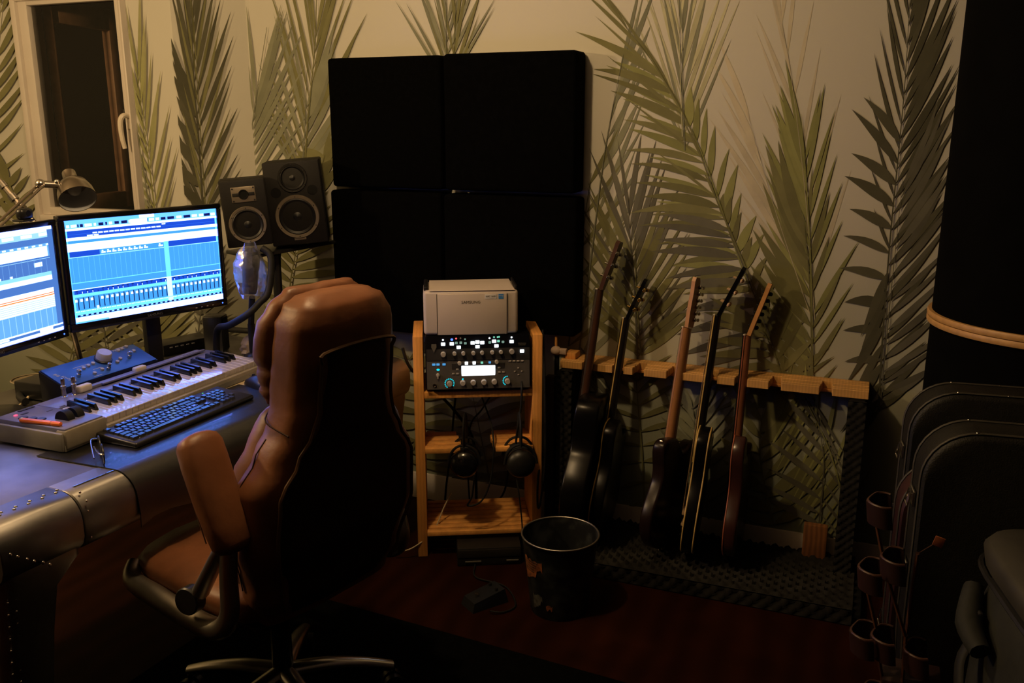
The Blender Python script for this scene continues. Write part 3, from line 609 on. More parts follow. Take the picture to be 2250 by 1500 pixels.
B2 = C8(100, 168, 235, 1.1); G2 = C8(70, 115, 190, 1.1); L2 = C8(150, 205, 250, 1.2)
l = [(0, 0, 1, 1, B2), (0, 0, 1, .05, WH), (0, .05, 1, .10, L2), (0, .10, 1, .155, G2)]
for k in range(6): l.append((.25 + k * .13, .055, .33 + k * .13, .085, WH))
for k in range(18): l.append((.06 + k * .052, .16, .085 + k * .052, .175, WH))
l += [(0, .18, .95, .275, WH), (0, .275, 1, .455, G2), (0, .29, 1, .295, L2), (.84, .32, .90, .36, WH), (.56, .40, .60, .45, WH), (.66, .40, .68, .45, WH), (0, .42, .97, .455, C8(140, 215, 235, 1.1)), (0, .455, .98, .50, WH), (0, .50, 1, .575, G2), (0, .575, .98, .61, WH), (0, .61, .98, .655, C8(255, 245, 225, 1.5)), (0, .618, .98, .625, C8(255, 95, 40, 1.2)), (0, .635, .98, .645, C8(255, 120, 50, 1.3)),
      (0, .655, .99, .76, C8(215, 240, 240, 1.3))]
for k in range(5): l.append((0, .665 + k * .018, .99, .668 + k * .018, C8(150, 190, 210, 1)))
for k in range(22): l.append((.03 + k * .045, .76, .034 + k * .045, .93, C8(150, 205, 250, 1.15)))
for k in range(22): l.append((.03 + k * .045, .28, .033 + k * .045, .42, C8(100, 150, 215, 1.1)))
l += [(0, .93, 1, .945, WH), (0, .945, 1, .97, G2), (.3, .948, .6, .965, WH), (.82, .94, .92, .968, WH), (0, .97, 1, 1, WH), (.96, .03, 1, .93, G2)]
angl = math.atan2(.992, -.127); TRl = Vector((-2.291, -1.250, 1.285)); Xl = Vector((math.cos(angl), math.sin(angl), 0))
lm = monitor('computer_monitor', 'black monitor with an orange track on its screen, a webcam on top', TRl - Xl * .53, angl, .53, .319, l, 'monitors on the desk', -.02, True, 1)
wp = TRl - Xl * .085 + Vector((-.055, 0, .0205)) - Vector((-.05, 0, 0))
wc = thing('webcam', 'small black webcam clipped to the top edge of a monitor', 'webcam', wp, angl)
MB().box((0, 0, .022), (.05, .028, .034), bev=.012, seg=3).build('housing', black, wc)
MB().lathe([(0, .0), (.009, .0), (.010, -.002)], 14, (0, -.0145, .024), (0, -1, 0)).build('lens', mat('dark_lens', (.01, .01, .02)), wc)
MB().box((0, .006, .003), (.044, .04, .006), bev=.002).build('clip', rubber, wc)
# ------------------------------------------------------------------ desk lamp
brass = mat('brushed_steel', (.46, .40, .34), .26, 1, noise=(30, .1))
S = Vector((-2.415, -1.03, 1.365)); J = Vector((-2.47, -1.11, 1.395)); B = Vector((-2.46, -1.42, 0)); B.z = DZ
lp = thing('desk_lamp', 'steel spring-arm desk lamp with a bell shade, switched off, above the monitors', 'lamp', (-2.44, -1.72, DZ), 0); lo = lp.location
ax = Vector((.59, -.34, -.62)).normalized()
sh = MB(); prof = [(.017, -.075), (.021, -.073), (.022, -.042), (.026, -.036), (.044, -.018), (.055, .012), (.059, .045), (.0575, .045), (.053, .012), (.042, -.016), (.02, -.034), (0, -.036)]
sh.lathe(prof, 28, S - lo + Vector((0, 0, .01)), ax); so = sh.build('shade', brass, lp, 50)
inn = MB().lathe([(.0570, .0445), (.0525, .011), (.0415, -.017), (.02, -.033), (0, -.034)], 28, S - lo + Vector((0, 0, .01)), ax); inn.build('shade_lining', mat('white_enamel', (.55, .56, .6), .3), so)
MB().ball(S - lo + Vector((0, 0, .01)) + ax * .0, .022, 12).build('bulb', mat('unlit_bulb', (.55, .55, .56), .2), lp)
mb = MB(); mb.cyl(J - lo, S - lo - ax * .015 + Vector((0, 0, .01)), .011, n=12); mb.ball(J - lo, .016, 12); mb.ball((J + S) / 2 - lo + Vector((0, 0, .02)), .009, 10); mb.build('head_joint', chrome, lp)
E1 = Vector((-2.44, -1.54, 1.13)); E2 = Vector((-2.44, -1.72, DZ + .05))
mb = MB()
for d in (-.012, .012): mb.cyl(J - lo + Vector((d, 0, -.005)), E1 - lo + Vector((d, 0, 0)), .0045, n=8)
mb.build('upper_arm', brass, lp)
mb = MB()
for d in (-.012, .012): mb.cyl(E1 - lo + Vector((d, 0, 0)), E2 - lo + Vector((d, 0, 0)), .0045, n=8)
mb.build('lower_arm', brass, lp)
MB().lathe([(0, 0), (.055, 0), (.055, .012), (.048, .02), (.014, .028), (.012, .06), (0, .06)], 24).build('base', brass, lp)
# microphone boom arm behind the left monitor
ba = thing('boom_arm', 'thick brass-coloured boom arm rising behind the monitor with the webcam', 'boom arm', (-2.425, -1.07, DZ), 0); lo = ba.location
A0, A1 = Vector((-2.40, -1.165, 1.225)), Vector((-2.60, -1.20, 1.47))
mb = MB(); mb.tube([A0 - lo, A1 - lo], .0095, 10); mb.build('upper_tube', brass, ba)
mb = MB(); d = (A1 - A0).normalized()
for k, rr_ in ((.10, .014), (.125, .015), (.16, .014), (.21, .013)): mb.cyl(A0 - lo + d * k, A0 - lo + d * (k + .02), rr_, n=12)
mb.build('clamp_collar', chrome, ba)
mb = MB(); mb.tube([(0, 0, .02), A0 - lo], .009, 10); mb.build('lower_tube', brass, ba); MB().lathe([(0, 0), (.03, 0), (.03, .025), (.014, .03), (.012, .05), (0, .05)], 16).build('desk_clamp', black, ba)
# ================================================================== office chair
CO = Vector((-1.38, -1.46, 0)); CR = R(166)          # local +x is forward, +y the sitter's left
ch = thing('office_chair', 'brown leather high-back office chair with one armrest swung up, in front of the desk', 'chair', CO, CR)
def sell(cx, cy, z, hx, hy, p=3.0, n=28, tilt=0):
    out = []
    for i in range(n):
        a = 2 * math.pi * i / n; c, s = math.cos(a), math.sin(a)
        x = hx * abs(c) ** (2 / p) * (1 if c > 0 else -1); y = hy * abs(s) ** (2 / p) * (1 if s > 0 else -1)
        out.append(Vector((cx + x, cy + y, z + tilt * x)))
    return out
def lerp_tab(tab, z):
    for (z0, *a), (z1, *b) in zip(tab, tab[1:]):
        if z0 <= z <= z1:
            k = (z - z0) / (z1 - z0); k = k * k * (3 - 2 * k); return [p + (q - p) * k for p, q in zip(a, b)]
    return list(tab[-1][1:] if z > tab[-1][0] else tab[0][1:])
# shell: z, centre x, half depth, half width
ST = [(.44, -.185, .05, .20), (.52, -.195, .068, .235), (.66, -.215, .078, .262), (.78, -.225, .078, .255), (.86, -.236, .076, .205), (.92, -.246, .078, .168), (.97, -.252, .080, .156), (1.08, -.262, .082, .153), (1.15, -.268, .078, .148), (1.195, -.272, .064, .128), (1.215, -.27, .035, .10), (1.22, -.27, .012, .05)]
rings = []
zs = [.44 + i * .02 for i in range(38)] + [1.19, 1.2, 1.208, 1.215, 1.22]
for z in zs:
    cx, hx, hy = lerp_tab(ST, z); rings.append(sell(cx, 0, z, hx, hy, 3.2, 64))
sh = MB().loft(rings).wrinkle().build('back_shell', leather, ch, 60)
# dark rear panel set into the shell
def rear(z):
    cx, hx, hy = lerp_tab(ST, z); return cx - hx, hy
rings = []
for z in [.46 + i * .02 for i in range(33)]:
    x, hy = rear(z); hy -= .052
    rings.append([Vector((x + .012 - .018 * (1 - (t / 1.0) ** 2) ** .5 if abs(t) < 1 else x + .012, t * hy, z)) for t in [i / 8 - 1 for i in range(17)]] + [Vector((x + .03, hy * .98, z)), Vector((x + .03, -hy * .98, z))])
MB().loft(rings).build('rear_panel', leatherd, ch, 60)
pip = mat('tan_piping', (.085, .042, .018), .55)
for s in (-1, 1):
    pts = [Vector((rear(z)[0] + .002, s * (rear(z)[1] - .044), z)) for z in [.48 + i * .03 for i in range(21)]]
    MB().tube(pts, .0045, 6).build('piping', pip, ch)
x, hy = rear(1.09); MB().tube([Vector((x + .002, -(hy - .045), 1.075)), Vector((x - .003, -hy * .7, 1.098)), Vector((x - .005, 0, 1.106)), Vector((x - .003, hy * .7, 1.098)), Vector((x + .002, hy - .045, 1.075))], .0045, 6, smooth=4).build('piping', pip, ch)
# front cushions
def cushion(name, tab, zs, p=2.6, cuts=()):
    rings = []
    for z in zs:
        cx, hx, hy = lerp_tab(tab, z); k = 1
        for c in cuts: k -= .09 * math.exp(-((z - c) / .009) ** 2)
        rings.append(sell(cx, 0, z, hx * k, hy * (1 - (1 - k) * .4), p, 56))
    return MB().loft(rings).wrinkle(.006, 12, .003, 30).build(name, leather, ch, 60)
HT = [(.955, -.195, .012, .10), (.965, -.190, .034, .135), (1.0, -.190, .050, .155), (1.08, -.192, .056, .160), (1.15, -.200, .058, .155), (1.195, -.212, .046, .135), (1.222, -.22, .028, .10), (1.228, -.222, .01, .06)]
cushion('headrest_cushion', HT, [.955, .96, .965, .975, .985, .993, .999, 1.005, 1.011, 1.018, 1.03, 1.037, 1.044, 1.05, 1.056, 1.063, 1.07, 1.08, 1.1, 1.12, 1.14, 1.16, 1.18, 1.195, 1.205, 1.215, 1.222, 1.228], cuts=(1.05, 1.005))
BT = [(.50, -.12, .02, .17), (.52, -.12, .05, .205), (.60, -.13, .075, .235), (.70, -.145, .08, .235), (.80, -.16, .074, .215), (.88, -.172, .062, .175), (.94, -.178, .045, .14), (.955, -.18, .015, .09)]
cushion('backrest_cushion', BT, [.50, .505, .51, .52, .54, .57, .6, .63, .66, .675, .69, .7, .715, .73, .76, .79, .82, .85, .88, .91, .93, .945, .955], cuts=(.69,))
for s in (-1, 1):
    pts = []
    for z in [.54 + i * .03 for i in range(13)]:
        cx, hx, hy = lerp_tab(ST, z); pts.append(Vector((cx + hx * .25, s * (hy + .0005), z)))
    MB().tube(pts, .0016, 5).build('seam', leatherd, ch)
    cx, hx, hy = lerp_tab(ST, .93); MB().tube([Vector((cx + hx * .95, s * hy * .72, .945)), Vector((cx + hx * .4, s * (hy + .002), .935)), Vector((cx - hx * .5, s * (hy - .001), .915))], .002, 5, smooth=4).build('seam', leatherd, ch)
# seat
rings = []
for z, cx, hx, hy in ((.425, .03, .21, .21), (.44, .03, .24, .245), (.465, .035, .262, .268), (.495, .035, .265, .272), (.515, .03, .25, .26), (.525, .02, .20, .22), (.528, .02, .10, .12)):
    rings.append(sell(cx, 0, z, hx, hy, 4, 36))
MB().loft(rings).wrinkle(.005, 14).build('seat_cushion', leather, ch, 60)
MB().box((.02, 0, .42), (.42, .42, .02), bev=.008).build('seat_pan', black, ch)
satin = mat('satin_chrome', (.5, .46, .40), .38, 1, noise=(20, .1))
# armrests: near one swung up, far one level
for s, up in ((1, True), (-1, False)):
    mb = MB(); y = .305 * s
    mb.tube([(.235, y - .05 * s, .495), (.20, y - .02 * s, .468), (.09, y - .015 * s, .460), (-.02, y - .015 * s, .452), (-.11, y - .015 * s, .450), (-.17, y - .015 * s, .47), (-.20, y - .015 * s, .52), (-.205, y - .015 * s, .60), (-.215, y - .015 * s, .69)] if up else [(.26, y - .02 * s, .475), (.22, y, .44), (.08, y, .415), (-.06, y, .405), (-.135, y, .415), (-.165, y, .46), (-.15, y, .54), (-.10, y, .62), (.0, y, .65)], [.018, .024, .027, .027, .027, .025, .022, .020, .020], 14, smooth=5, flat=(1, 1))
    arm = mb.build('arm_tube', satin, ch, 60)
    MB().lathe([(0, .0), (.030, .0), (.033, -.004), (.033, -.03), (0, -.03)], 22, (-.088, y + .022 * s, .522), (-.25, s, .1)).build('end_cap', black, ch)
    MB().tube([(-.205, y - .012 * s, .69), (-.16, y - .008 * s, .62), (-.10, y - .01 * s, .535)], [.021, .023, .025], 14, flat=(1, .7)).build('arm_strap', satin, ch, 60)
    mb = MB(); rings = []
    A, B_ = (Vector((-.238, y - .014 * s, .675)), Vector((-.122, y - .02 * s, .925))) if up else (Vector((-.12, y, .665)), Vector((.17, y, .68)))
    t = (B_ - A).normalized(); sd = Vector((0, 1, 0)); nn = t.cross(sd).normalized()
    for u, wd, th in ((0, .012, .01), (.02, .032, .022), (.08, .044, .030), (.25, .050, .032), (.5, .053, .033), (.75, .054, .033), (.9, .052, .031), (.96, .044, .026), (.99, .028, .016), (1, .008, .006)):
        c = A + (B_ - A) * u; rings.append([c + sd * (wd * math.copysign(abs(math.cos(a)) ** .75, math.cos(a))) + nn * (th * math.copysign(abs(math.sin(a)) ** .75, math.sin(a))) for a in [2 * math.pi * j / 20 for j in range(20)]])
    mb.loft(rings); mb.wrinkle(.0025, 14, .001); pd_ = mb.build('arm_pad', leather, ch, 60)
    for q in (-1, 1):
        MB().tube([A + (B_ - A) * u + sd * (.044 * q) - nn * .0235 * 1 for u in (.15, .4, .65, .88)], .0016, 5).build('stitching', pip, pd_)
# gas lift and star base
MB().cyl((0, 0, .1), (0, 0, .41), .028, n=16).build('gas_lift', black, ch)
MB().box((.0, 0, .395), (.2, .16, .035), bev=.01).build('tilt_mechanism', black, ch)
for k in range(5):
    a = R(k * 72 + 20); d = Vector((math.cos(a), math.sin(a), 0)); mb = MB()
    mb.tube([d * .02 + Vector((0, 0, .13)), d * .12 + Vector((0, 0, .125)), d * .22 + Vector((0, 0, .105)), d * .30 + Vector((0, 0, .08))], [.03, .026, .022, .018], 12, smooth=4, flat=(1, .8)); mb.build('base_arm', chrome, ch, 60)
    p = d * .30; tv = Vector((-d.y, d.x, 0)); c = MB()
    for s in (-1, 1): c.cyl(p + tv * .006 * s + Vector((0, 0, .03)), p + tv * .024 * s + Vector((0, 0, .03)), .028, n=16)
    c.cyl(p + Vector((0, 0, .05)), p + Vector((0, 0, .085)), .008, n=8); c.build('caster', black, ch)
# black rug under the chair
rug = MB().box((0, 0, .003), (1.75, 1.5, .006), bev=.002, seg=1).build('rug', mat('black_rug', (.0025, .0025, .0025), .98, noise=(80, .4), bump=(200, .6), spec=.02)); rug.location = (-1.02, -1.70, 0.0005); rug.rotation_euler = (0, 0, R(-4)); tag(rug, 'plain black rug on the dark floor under the office chair', 'rug')
# ================================================================== speakers on a stand
spk_front = mat('charcoal_speaker_front', (.0055, .0045, .0038), .6, noise=(60, .2), spec=.3)
spk_case = mat('black_speaker_case', (.012, .011, .010), .6, noise=(40, .3), spec=.25)
ringm = mat('dull_silver_ring', (.24, .20, .15), .42, .6, noise=(30, .1))
cone = mat('paper_cone', (.008, .008, .009), .45, spec=.4)
def speaker(name, label, ctr, W, H, D, yaw, roll, big):
    t = thing(name, label, 'speaker', (0, 0, 0), group='studio speakers'); f = Vector((math.sin(yaw), -math.cos(yaw), 0)); x = Vector((math.cos(yaw), math.sin(yaw), 0)); z = Vector((0, 0, 1))
    x2 = x * math.cos(roll) + z * math.sin(roll); z2 = z * math.cos(roll) - x * math.sin(roll); pt = R(3); 
    M_ = Matrix(((x2.x, -f.x, z2.x, 0), (x2.y, -f.y, z2.y, 0), (x2.z, -f.z, z2.z, 0), (0, 0, 0, 1))); o = ctr - z2 * H / 2; M_.translation = o; t.matrix_world = M_
    # local: x right, -y front (front plane at y=0), z up from the bottom
    MB().box((0, D / 2, H / 2), (W, D, H), bev=.006).build('cabinet', spk_case, t)
    MB().box((0, -.002, H / 2), (W - .006, .012, H - .006), bev=.004).build('baffle', spk_front, t)
    ax = (0, -1, 0)
    def drv(cx, cz, r, rim, nm):
        c = (cx, -.008, cz)
        q = MB().lathe([(r * .80, .0), (r * .84, .004), (r * .97, .005), (r, .001), (r, -.002)], 36, c, ax).build(nm + '_ring', rim, t)
        MB().lathe([(r * .84, .002), (r * .78, .005), (r * .70, .001), (r * .66, -.001), (r * .30, -.004 if nm == 'tweeter' else -.0045), (r * .28, -.003), (r * .15, .002), (0, .004)], 36, c, ax).build(nm + '_cone', cone, q)
        for k in range(6):
            a = R(30 + 60 * k); MB().ball((cx + r * .91 * math.cos(a), -.0135, cz + r * .91 * math.sin(a)), (.0022, .0015, .0022), 6).build('screw', black, q)
    if big:
        drv(0, H * .34, W * .39, ringm, 'woofer'); drv(0, H * .80, W * .26, spk_case, 'tweeter')
        for s in (-1, 1): MB().lathe([(.012, -.004), (.019, .0005), (.021, -.001)], 20, (s * W * .32, -.008, H * .64), ax).build('bass_port', blackm, t); MB().lathe([(0, .0006), (.0185, .0006)], 20, (s * W * .32, -.008, H * .64), ax).build('port_hole', blackm, t)
        MB().box((0, -.0085, H * .075), (.045, .002, .010), bev=.002).build('badge', ringm, t)
    else:
        drv(0, H * .33, W * .41, ringm, 'woofer')
        MB().box((0, -.009, H * .78), (W * .52, .004, W * .34), bev=.002).build('tweeter_plate', ringm, t)
        MB().lathe([(0, .001), (.013, .001), (.0145, .003), (.017, .003), (.018, 0)], 24, (0, -.011, H * .78), ax).build('tweeter', blackm, t)
        for sx in (-1, 1):
            MB().box((sx * W * .17, -.0112, H * .78), (W * .14, .002, .012), bev=.001).build('plate_groove', spk_case, t)
            for sz in (-1, 1): MB().ball((sx * W * .225, -.0115, H * .78 + sz * W * .135), (.003, .0015, .003), 6).build('screw', spk_case, t)
    return t
def at(x, y, D): return CAM + ray(x, y) * D
speaker('studio_speaker', 'larger charcoal studio speaker with twin bass ports, reaching higher on the stand', at(650, 446, 3.45), .216, .322, .24, R(32), R(4.5), True)
speaker('studio_speaker', 'smaller black studio speaker with a silver tweeter plate on the stand', at(541, 468, 3.25), .163, .244, .16, R(38), R(4.5), False)
P0 = at(606, 560, 3.53)
st = thing('speaker_stand', 'black pole stand carrying both studio speakers behind the desk', 'stand', (P0.x, P0.y, 0)); lo = st.location
MB().box((0, 0, .012), (.34, .30, .024), bev=.006).build('foot_plate', black, st)
MB().cyl((0, 0, .02), (0, 0, P0.z + .0), .018, n=16).build('pole', black, st)
C1 = at(650, 534, 3.6) - lo; C2 = at(545, 546, 3.45) - lo; md = (C1 + C2) / 2; a_ = math.atan2(C1.y - C2.y, C1.x - C2.x)
MB().box((md.x, md.y + .06, md.z - .012), ((C1 - C2).length + .17, .2, .014), rot=(0, -R(3.4), a_), bev=.004).build('shelf', black, st)
MB().cyl((0, 0, P0.z - .06), (md.x, md.y + .03, md.z - .012), .016, n=12).build('bracket', black, st)
# microphone wrapped in a clear plastic bag on a gooseneck
Mc = at(550, 597, 3.05)
mi_ = thing('bagged_microphone', 'microphone wrapped in a crumpled clear plastic bag below the speakers', 'microphone', (Mc.x - .06, Mc.y + .06, DZ)); lo = mi_.location
c = Mc - lo
MB().lathe([(0, -.075), (.022, -.075), (.026, -.06), (.026, 0), (.030, .012), (.031, .05), (.026, .07), (.012, .08), (0, .082)], 24, c, (.05, .1, 1)).build('microphone_body', black, mi_)
bag = MB(); rings = []; rb = random.Random(5)
for i in range(13):
    u = i / 12; z = -.088 + .178 * u; w_ = .052 * (math.sin(math.pi * min(1, .14 + u * .80)) ** .5) * (1.08 if .3 < u < .7 else 1); 
    rings.append([c + Vector(((w_ + rb.uniform(-.006, .005)) * math.cos(2 * math.pi * j / 18), (w_ + rb.uniform(-.006, .005)) * math.sin(2 * math.pi * j / 18), z + rb.uniform(-.003, .003) + (.02 * math.sin(2 * math.pi * j / 18 + 2) if i == 12 else 0))) for j in range(18)])
bag.loft(rings, cap=False)
def film():
    m = bpy.data.materials.new('clear_film'); m.use_nodes = True; N = m.node_tree.nodes; L = m.node_tree.links
    t = N.new('ShaderNodeBsdfTransparent'); g = N.new('ShaderNodeBsdfGlossy'); g.inputs['Roughness'].default_value = .22; g.inputs[0].default_value = (.8, .8, .85, 1); d_ = N.new('ShaderNodeBsdfDiffuse'); d_.inputs[0].default_value = (.30, .30, .36, 1)
    lw = N.new('ShaderNodeLayerWeight'); lw.inputs[0].default_value = .45; m1 = N.new('ShaderNodeMixShader'); m1.inputs[0].default_value = .55; L.new(d_.outputs[0], m1.inputs[1]); L.new(g.outputs[0], m1.inputs[2])
    n = N.new('ShaderNodeTexNoise'); n.inputs['Scale'].default_value = 28; ma = N.new('ShaderNodeMath'); ma.operation = 'MULTIPLY_ADD'; ma.inputs[1].default_value = .45; L.new(n.outputs['Fac'], ma.inputs[0]); 
    m3 = N.new('ShaderNodeMath'); m3.operation = 'MULTIPLY'; m3.inputs[1].default_value = .55; L.new(lw.outputs['Facing'], m3.inputs[0]); L.new(m3.outputs[0], ma.inputs[2])
    m2 = N.new('ShaderNodeMixShader'); L.new(ma.outputs[0], m2.inputs[0]); L.new(t.outputs[0], m2.inputs[1]); L.new(m1.outputs[0], m2.inputs[2]); L.new(m2.outputs[0], N['Material Output'].inputs['Surface']); return m
bag.build('plastic_bag', film(), mi_, 25)
mb = MB(); mb.tube([(0, 0, .02), (0, 0, c.z - .20)], .013, 12); mb.build('pole', black, mi_)
MB().lathe([(0, 0), (.034, 0), (.034, .012), (.028, .02), (.016, .026), (0, .026)], 20).build('foot', black, mi_)
E0 = at(595, 560, 3.03) - lo; E1 = at(590, 640, 3.03) - lo; E2 = at(545, 690, 3.0) - lo; E3 = at(478, 724, 3.12) - lo
MB().tube([at(575, 545, 3.03) - lo, E0 + Vector((.0, 0, -.01)), E1, at(570, 665, 3.02) - lo, E2, at(505, 714, 3.06) - lo, E3, Vector((E3.x - .03, E3.y + .02, .02))], .012, 10, smooth=5).build('gooseneck', rubber, mi_, 60)
MB().cyl(c + Vector((0, 0, -.09)), Vector((0, 0, c.z - .2)), .011, n=10).build('mount', black, mi_)
# ================================================================== wooden stand with amplifier and printer
SA = R(27); SO = Vector((-1.262, -.405, 0))      # middle of the front; local x right, y to the back
stn = thing('equipment_stand', 'pale wooden stand with slatted shelves holding the amplifier and printer', 'stand', SO, SA)
for s in (-1, 1): MB().box((s * .214, .135, .425), (.036, .27, .85), bev=.003).build('side_plank', wood, stn)
MB().box((0, .135, .632), (.392, .27, .024), bev=.003).build('amplifier_shelf', wood, stn)
# two stub shelves of four strips each, where the headphones hang
for s, x0, ws in ((-1, -.197, (.118, .126, .132, .128)), (1, .197, (.142, .150, .146, .138))):
    for k, wd in enumerate(ws):
        y = .135 - k * .048; x = x0 + wd / 2 if s < 0 else x0 - wd / 2
        MB().box((x, y, .43), (wd, .041, .020), bev=.003).build('shelf_strip', wood2, stn)
    MB().box((x0 - s * .02, .13, .412), (.03, .2, .014), bev=.002).build('shelf_bearer', wood2, stn)
for k in range(8): MB().box((0, .255 - k * .037, .10 - (k % 2) * .001), (.392, .029, .018), bev=.003).build('shelf_strip', wood2, stn)
# ------------------------------------------------------------------ amplifier
am = thing('guitar_amplifier', 'grey-black digital guitar amplifier with lit buttons and a glowing display', 'amplifier', SO + Matrix.Rotation(SA, 3, 'Z') @ Vector((0, -.012, .645)), SA)
AW, AH = .376, .214; am_c = mat('amp_grey', (.075, .068, .064), .45, noise=(40, .1)); am_k = mat('amp_black', (.004, .004, .006), .3)
MB().box((0, .09, AH / 2), (AW, .15, AH - .012), bev=.006).build('cabinet', am_k, am)
for x in (-.15, .15): MB().box((x, .07, .003), (.03, .1, .008), bev=.002).build('foot', rubber, am)
# lower panel tilts slightly, upper panel black
def panel(z0, z1, y0, y1, m, name):
    mb = MB(); a = AW / 2 - .004; mb.add([(-a, y0, z0), (a, y0, z0), (a, y1, z1), (-a, y1, z1), (-a, y0 + .02, z0), (a, y0 + .02, z0), (a, y1 + .02, z1), (-a, y1 + .02, z1)], [[0, 1, 2, 3], [7, 6, 5, 4], [0, 4, 5, 1], [1, 5, 6, 2], [2, 6, 7, 3], [3, 7, 4, 0]]); return mb.build(name, m, am, 20)
panel(.014, .116, -.004, .006, am_c, 'lower_panel'); panel(.118, .160, .004, .006, mat('amp_dark_grey', (.03, .028, .028), .45), 'middle_panel'); panel(.160, .208, .006, .008, am_k, 'upper_panel')
pz = lambda v: .208 - v * .194                      # v 0 top .. 1 bottom of the face
def py(v):
    z = pz(v); return (-.004 + (z - .014) / .102 * .010) if z < .117 else .0045
def pu(u): return (u - .5) * .368
lamps = dict(w=emit('lit_white', (.85, .95, 1.0), 3.2), b=emit('lit_blue', (.05, .12, 1), 3.5), r=emit('lit_red', (1, .12, .12), 1.6), g=emit('lit_green', (.25, .85, .6), .8), gg=emit('lit_green_dim', (.3, .5, .4), .55), s=emit('lit_sky', (.10, .45, .95), .7), c=emit('lit_cyan', (.0, .75, .9), 1.1), d=mat('button_grey', (.30, .27, .24), .5))
def abtn(u, v, wd, hg, k, name='button'): MB().box((pu(u), py(v) - .001, pz(v)), (wd, .004, hg), bev=.001, seg=1).build(name, lamps[k], am)
def X6(x): return (x - 165) / (2060 - 165)
def Y6(y): return (y - 110) / (1085 - 110)
for x, y, k in ((472, 258, 'w'), (630, 255, 'w'), (755, 322, 'w'), (1012, 248, 'w'), (1098, 230, 'w'), (1187, 246, 'w'), (1100, 318, 'w'), (1405, 225, 'w'), (1447, 310, 'w'), (1728, 237, 'w'), (1920, 416, 'w')): abtn(X6(x), Y6(y), .0145, .011, k)
for x, y, k in ((714, 240, 'gg'), (795, 238, 'gg'), (877, 250, 'gg'), (1325, 244, 'gg'), (1486, 222, 'g'), (1568, 240, 'gg'), (1178, 617, 'g'), (1322, 615, 's')): abtn(X6(x), Y6(y), .009, .008, k)
for x, y in ((893, 622), (1035, 618)): abtn(X6(x), Y6(y), .0115, .0105, 'w')
for x, y, k in ((471, 184, 'w'), (632, 180, 'b'), (711, 162, 'r'), (792, 160, 'd'), (873, 177, 'gg'), (1321, 168, 'w'), (1404, 150, 'g'), (1470, 150, 'g'), (1497, 146, 'g'), (1727, 160, 'w')):
    MB().ball((pu(X6(x)), py(Y6(y)), pz(Y6(y))), (.0045 if k == 'b' else .0032, .002, .0045 if k == 'b' else .0032), 8).build('indicator', lamps[k], am)
for x in (295, 372, 482): abtn(X6(x), Y6(632), .0115, .0075, 's')
for x in (1697, 1773, 1848, 1924): abtn(X6(x), Y6(602), .010, .006, 'd')
for x, y in ((650, 808), (725, 808), (725, 730), (1497, 798), (1575, 798), (1495, 712)): abtn(X6(x), Y6(y), .0095, .006, 'd')
for x, y in ((1850, 730), (1787, 790), (1915, 790), (1853, 850)): abtn(X6(x), Y6(y), .006, .005, 'd')
kc = mat('cream_knob', (.42, .38, .34), .4)
def aknob(x, y, r, h=.014):
    u, v = X6(x), Y6(y); k = MB().lathe([(r * 1.08, 0), (r * 1.05, h * .3), (r, h * .9), (r * .9, h), (0, h)], 18, (pu(u), py(v), pz(v)), (0, -1, 0)).build('knob', kc, am)
for x, y, r in ((472, 440, .0088), (676, 430, .0066), (838, 430, .0066), (1020, 428, .0066), (1182, 426, .0066), (1367, 422, .0066), (1528, 420, .0066), (1728, 415, .0088), (765, 610, .0064), (1450, 600, .0064), (577, 980, .0092), (820, 970, .0092), (1013, 966, .0092), (1210, 963, .0092), (1402, 962, .0092), (1648, 958, .0092)): aknob(x, y, r)
for cx, cy, a0, a1, n in ((577, 980, -30, 235, 13), (1648, 958, 95, 235, 8)):
    for i in range(n):
        a = R(a0 + (a1 - a0) * i / (n - 1)); u, v = X6(cx + 82 * math.cos(a)), Y6(cy - 82 * math.sin(a)); MB().ball((pu(u), py(v), pz(v)), (.0021, .0015, .0021), 6).build('ring_light', lamps['c'], am)
for x, y in ((372, 728), (822, 908)): MB().ball((pu(X6(x)), py(Y6(y)), pz(Y6(y))), (.006 if x < 400 else .003, .0015, .004 if x < 400 else .003), 8).build('indicator', lamps['c'], am)
u, v = X6(366), Y6(820); MB().lathe([(.0065, 0), (.006, .008), (0, .009)], 14, (pu(u), py(v), pz(v)), (0, -1, 0)).build('selector', kc, am); MB().box((pu(u), py(v) - .008, pz(v) - .005), (.005, .006, .014), bev=.001).build('selector_pointer', kc, am)
u, v = X6(303), Y6(1010); MB().lathe([(0, .002), (.004, .002), (.0045, .004), (.0068, .004), (.007, 0)], 16, (pu(u), py(v), pz(v)), (0, -1, 0)).build('input_jack', chrome, am)
u0, u1, v0, v1 = X6(800), X6(1422), Y6(665), Y6(852)
MB().box((pu((u0 + u1) / 2), py((v0 + v1) / 2) - .0008, pz((v0 + v1) / 2)), (pu(u1) - pu(u0), .003, pz(v0) - pz(v1)), bev=.0012, seg=1).build('display', emit('lit_display', (.86, .93, 1), 2.6), am)
dk = mat('amp_black', (.004, .004, .006))
MB().box((pu((u0 + u1) / 2), py(.6) + .0002, pz(.625)), (.19, .002, .042), bev=.0008, seg=1).build('display_surround', mat('amp_dark_grey', (.016, .015, .016)), am)
tp = mat('amp_print', (.12, .11, .09), .6)
text('PROFILING\nAMPLIFIER', .0058, tp, am, Matrix.Translation((pu(X6(1918)), .0015, pz(Y6(285)))) @ Matrix.Rotation(R(90), 4, 'X'))
mb = MB(); u, v = X6(303), Y6(330); sh = [(-.5, .9), (.5, .9), (.55, .2), (.2, -.5), (0, -1), (-.2, -.5), (-.55, .2)]
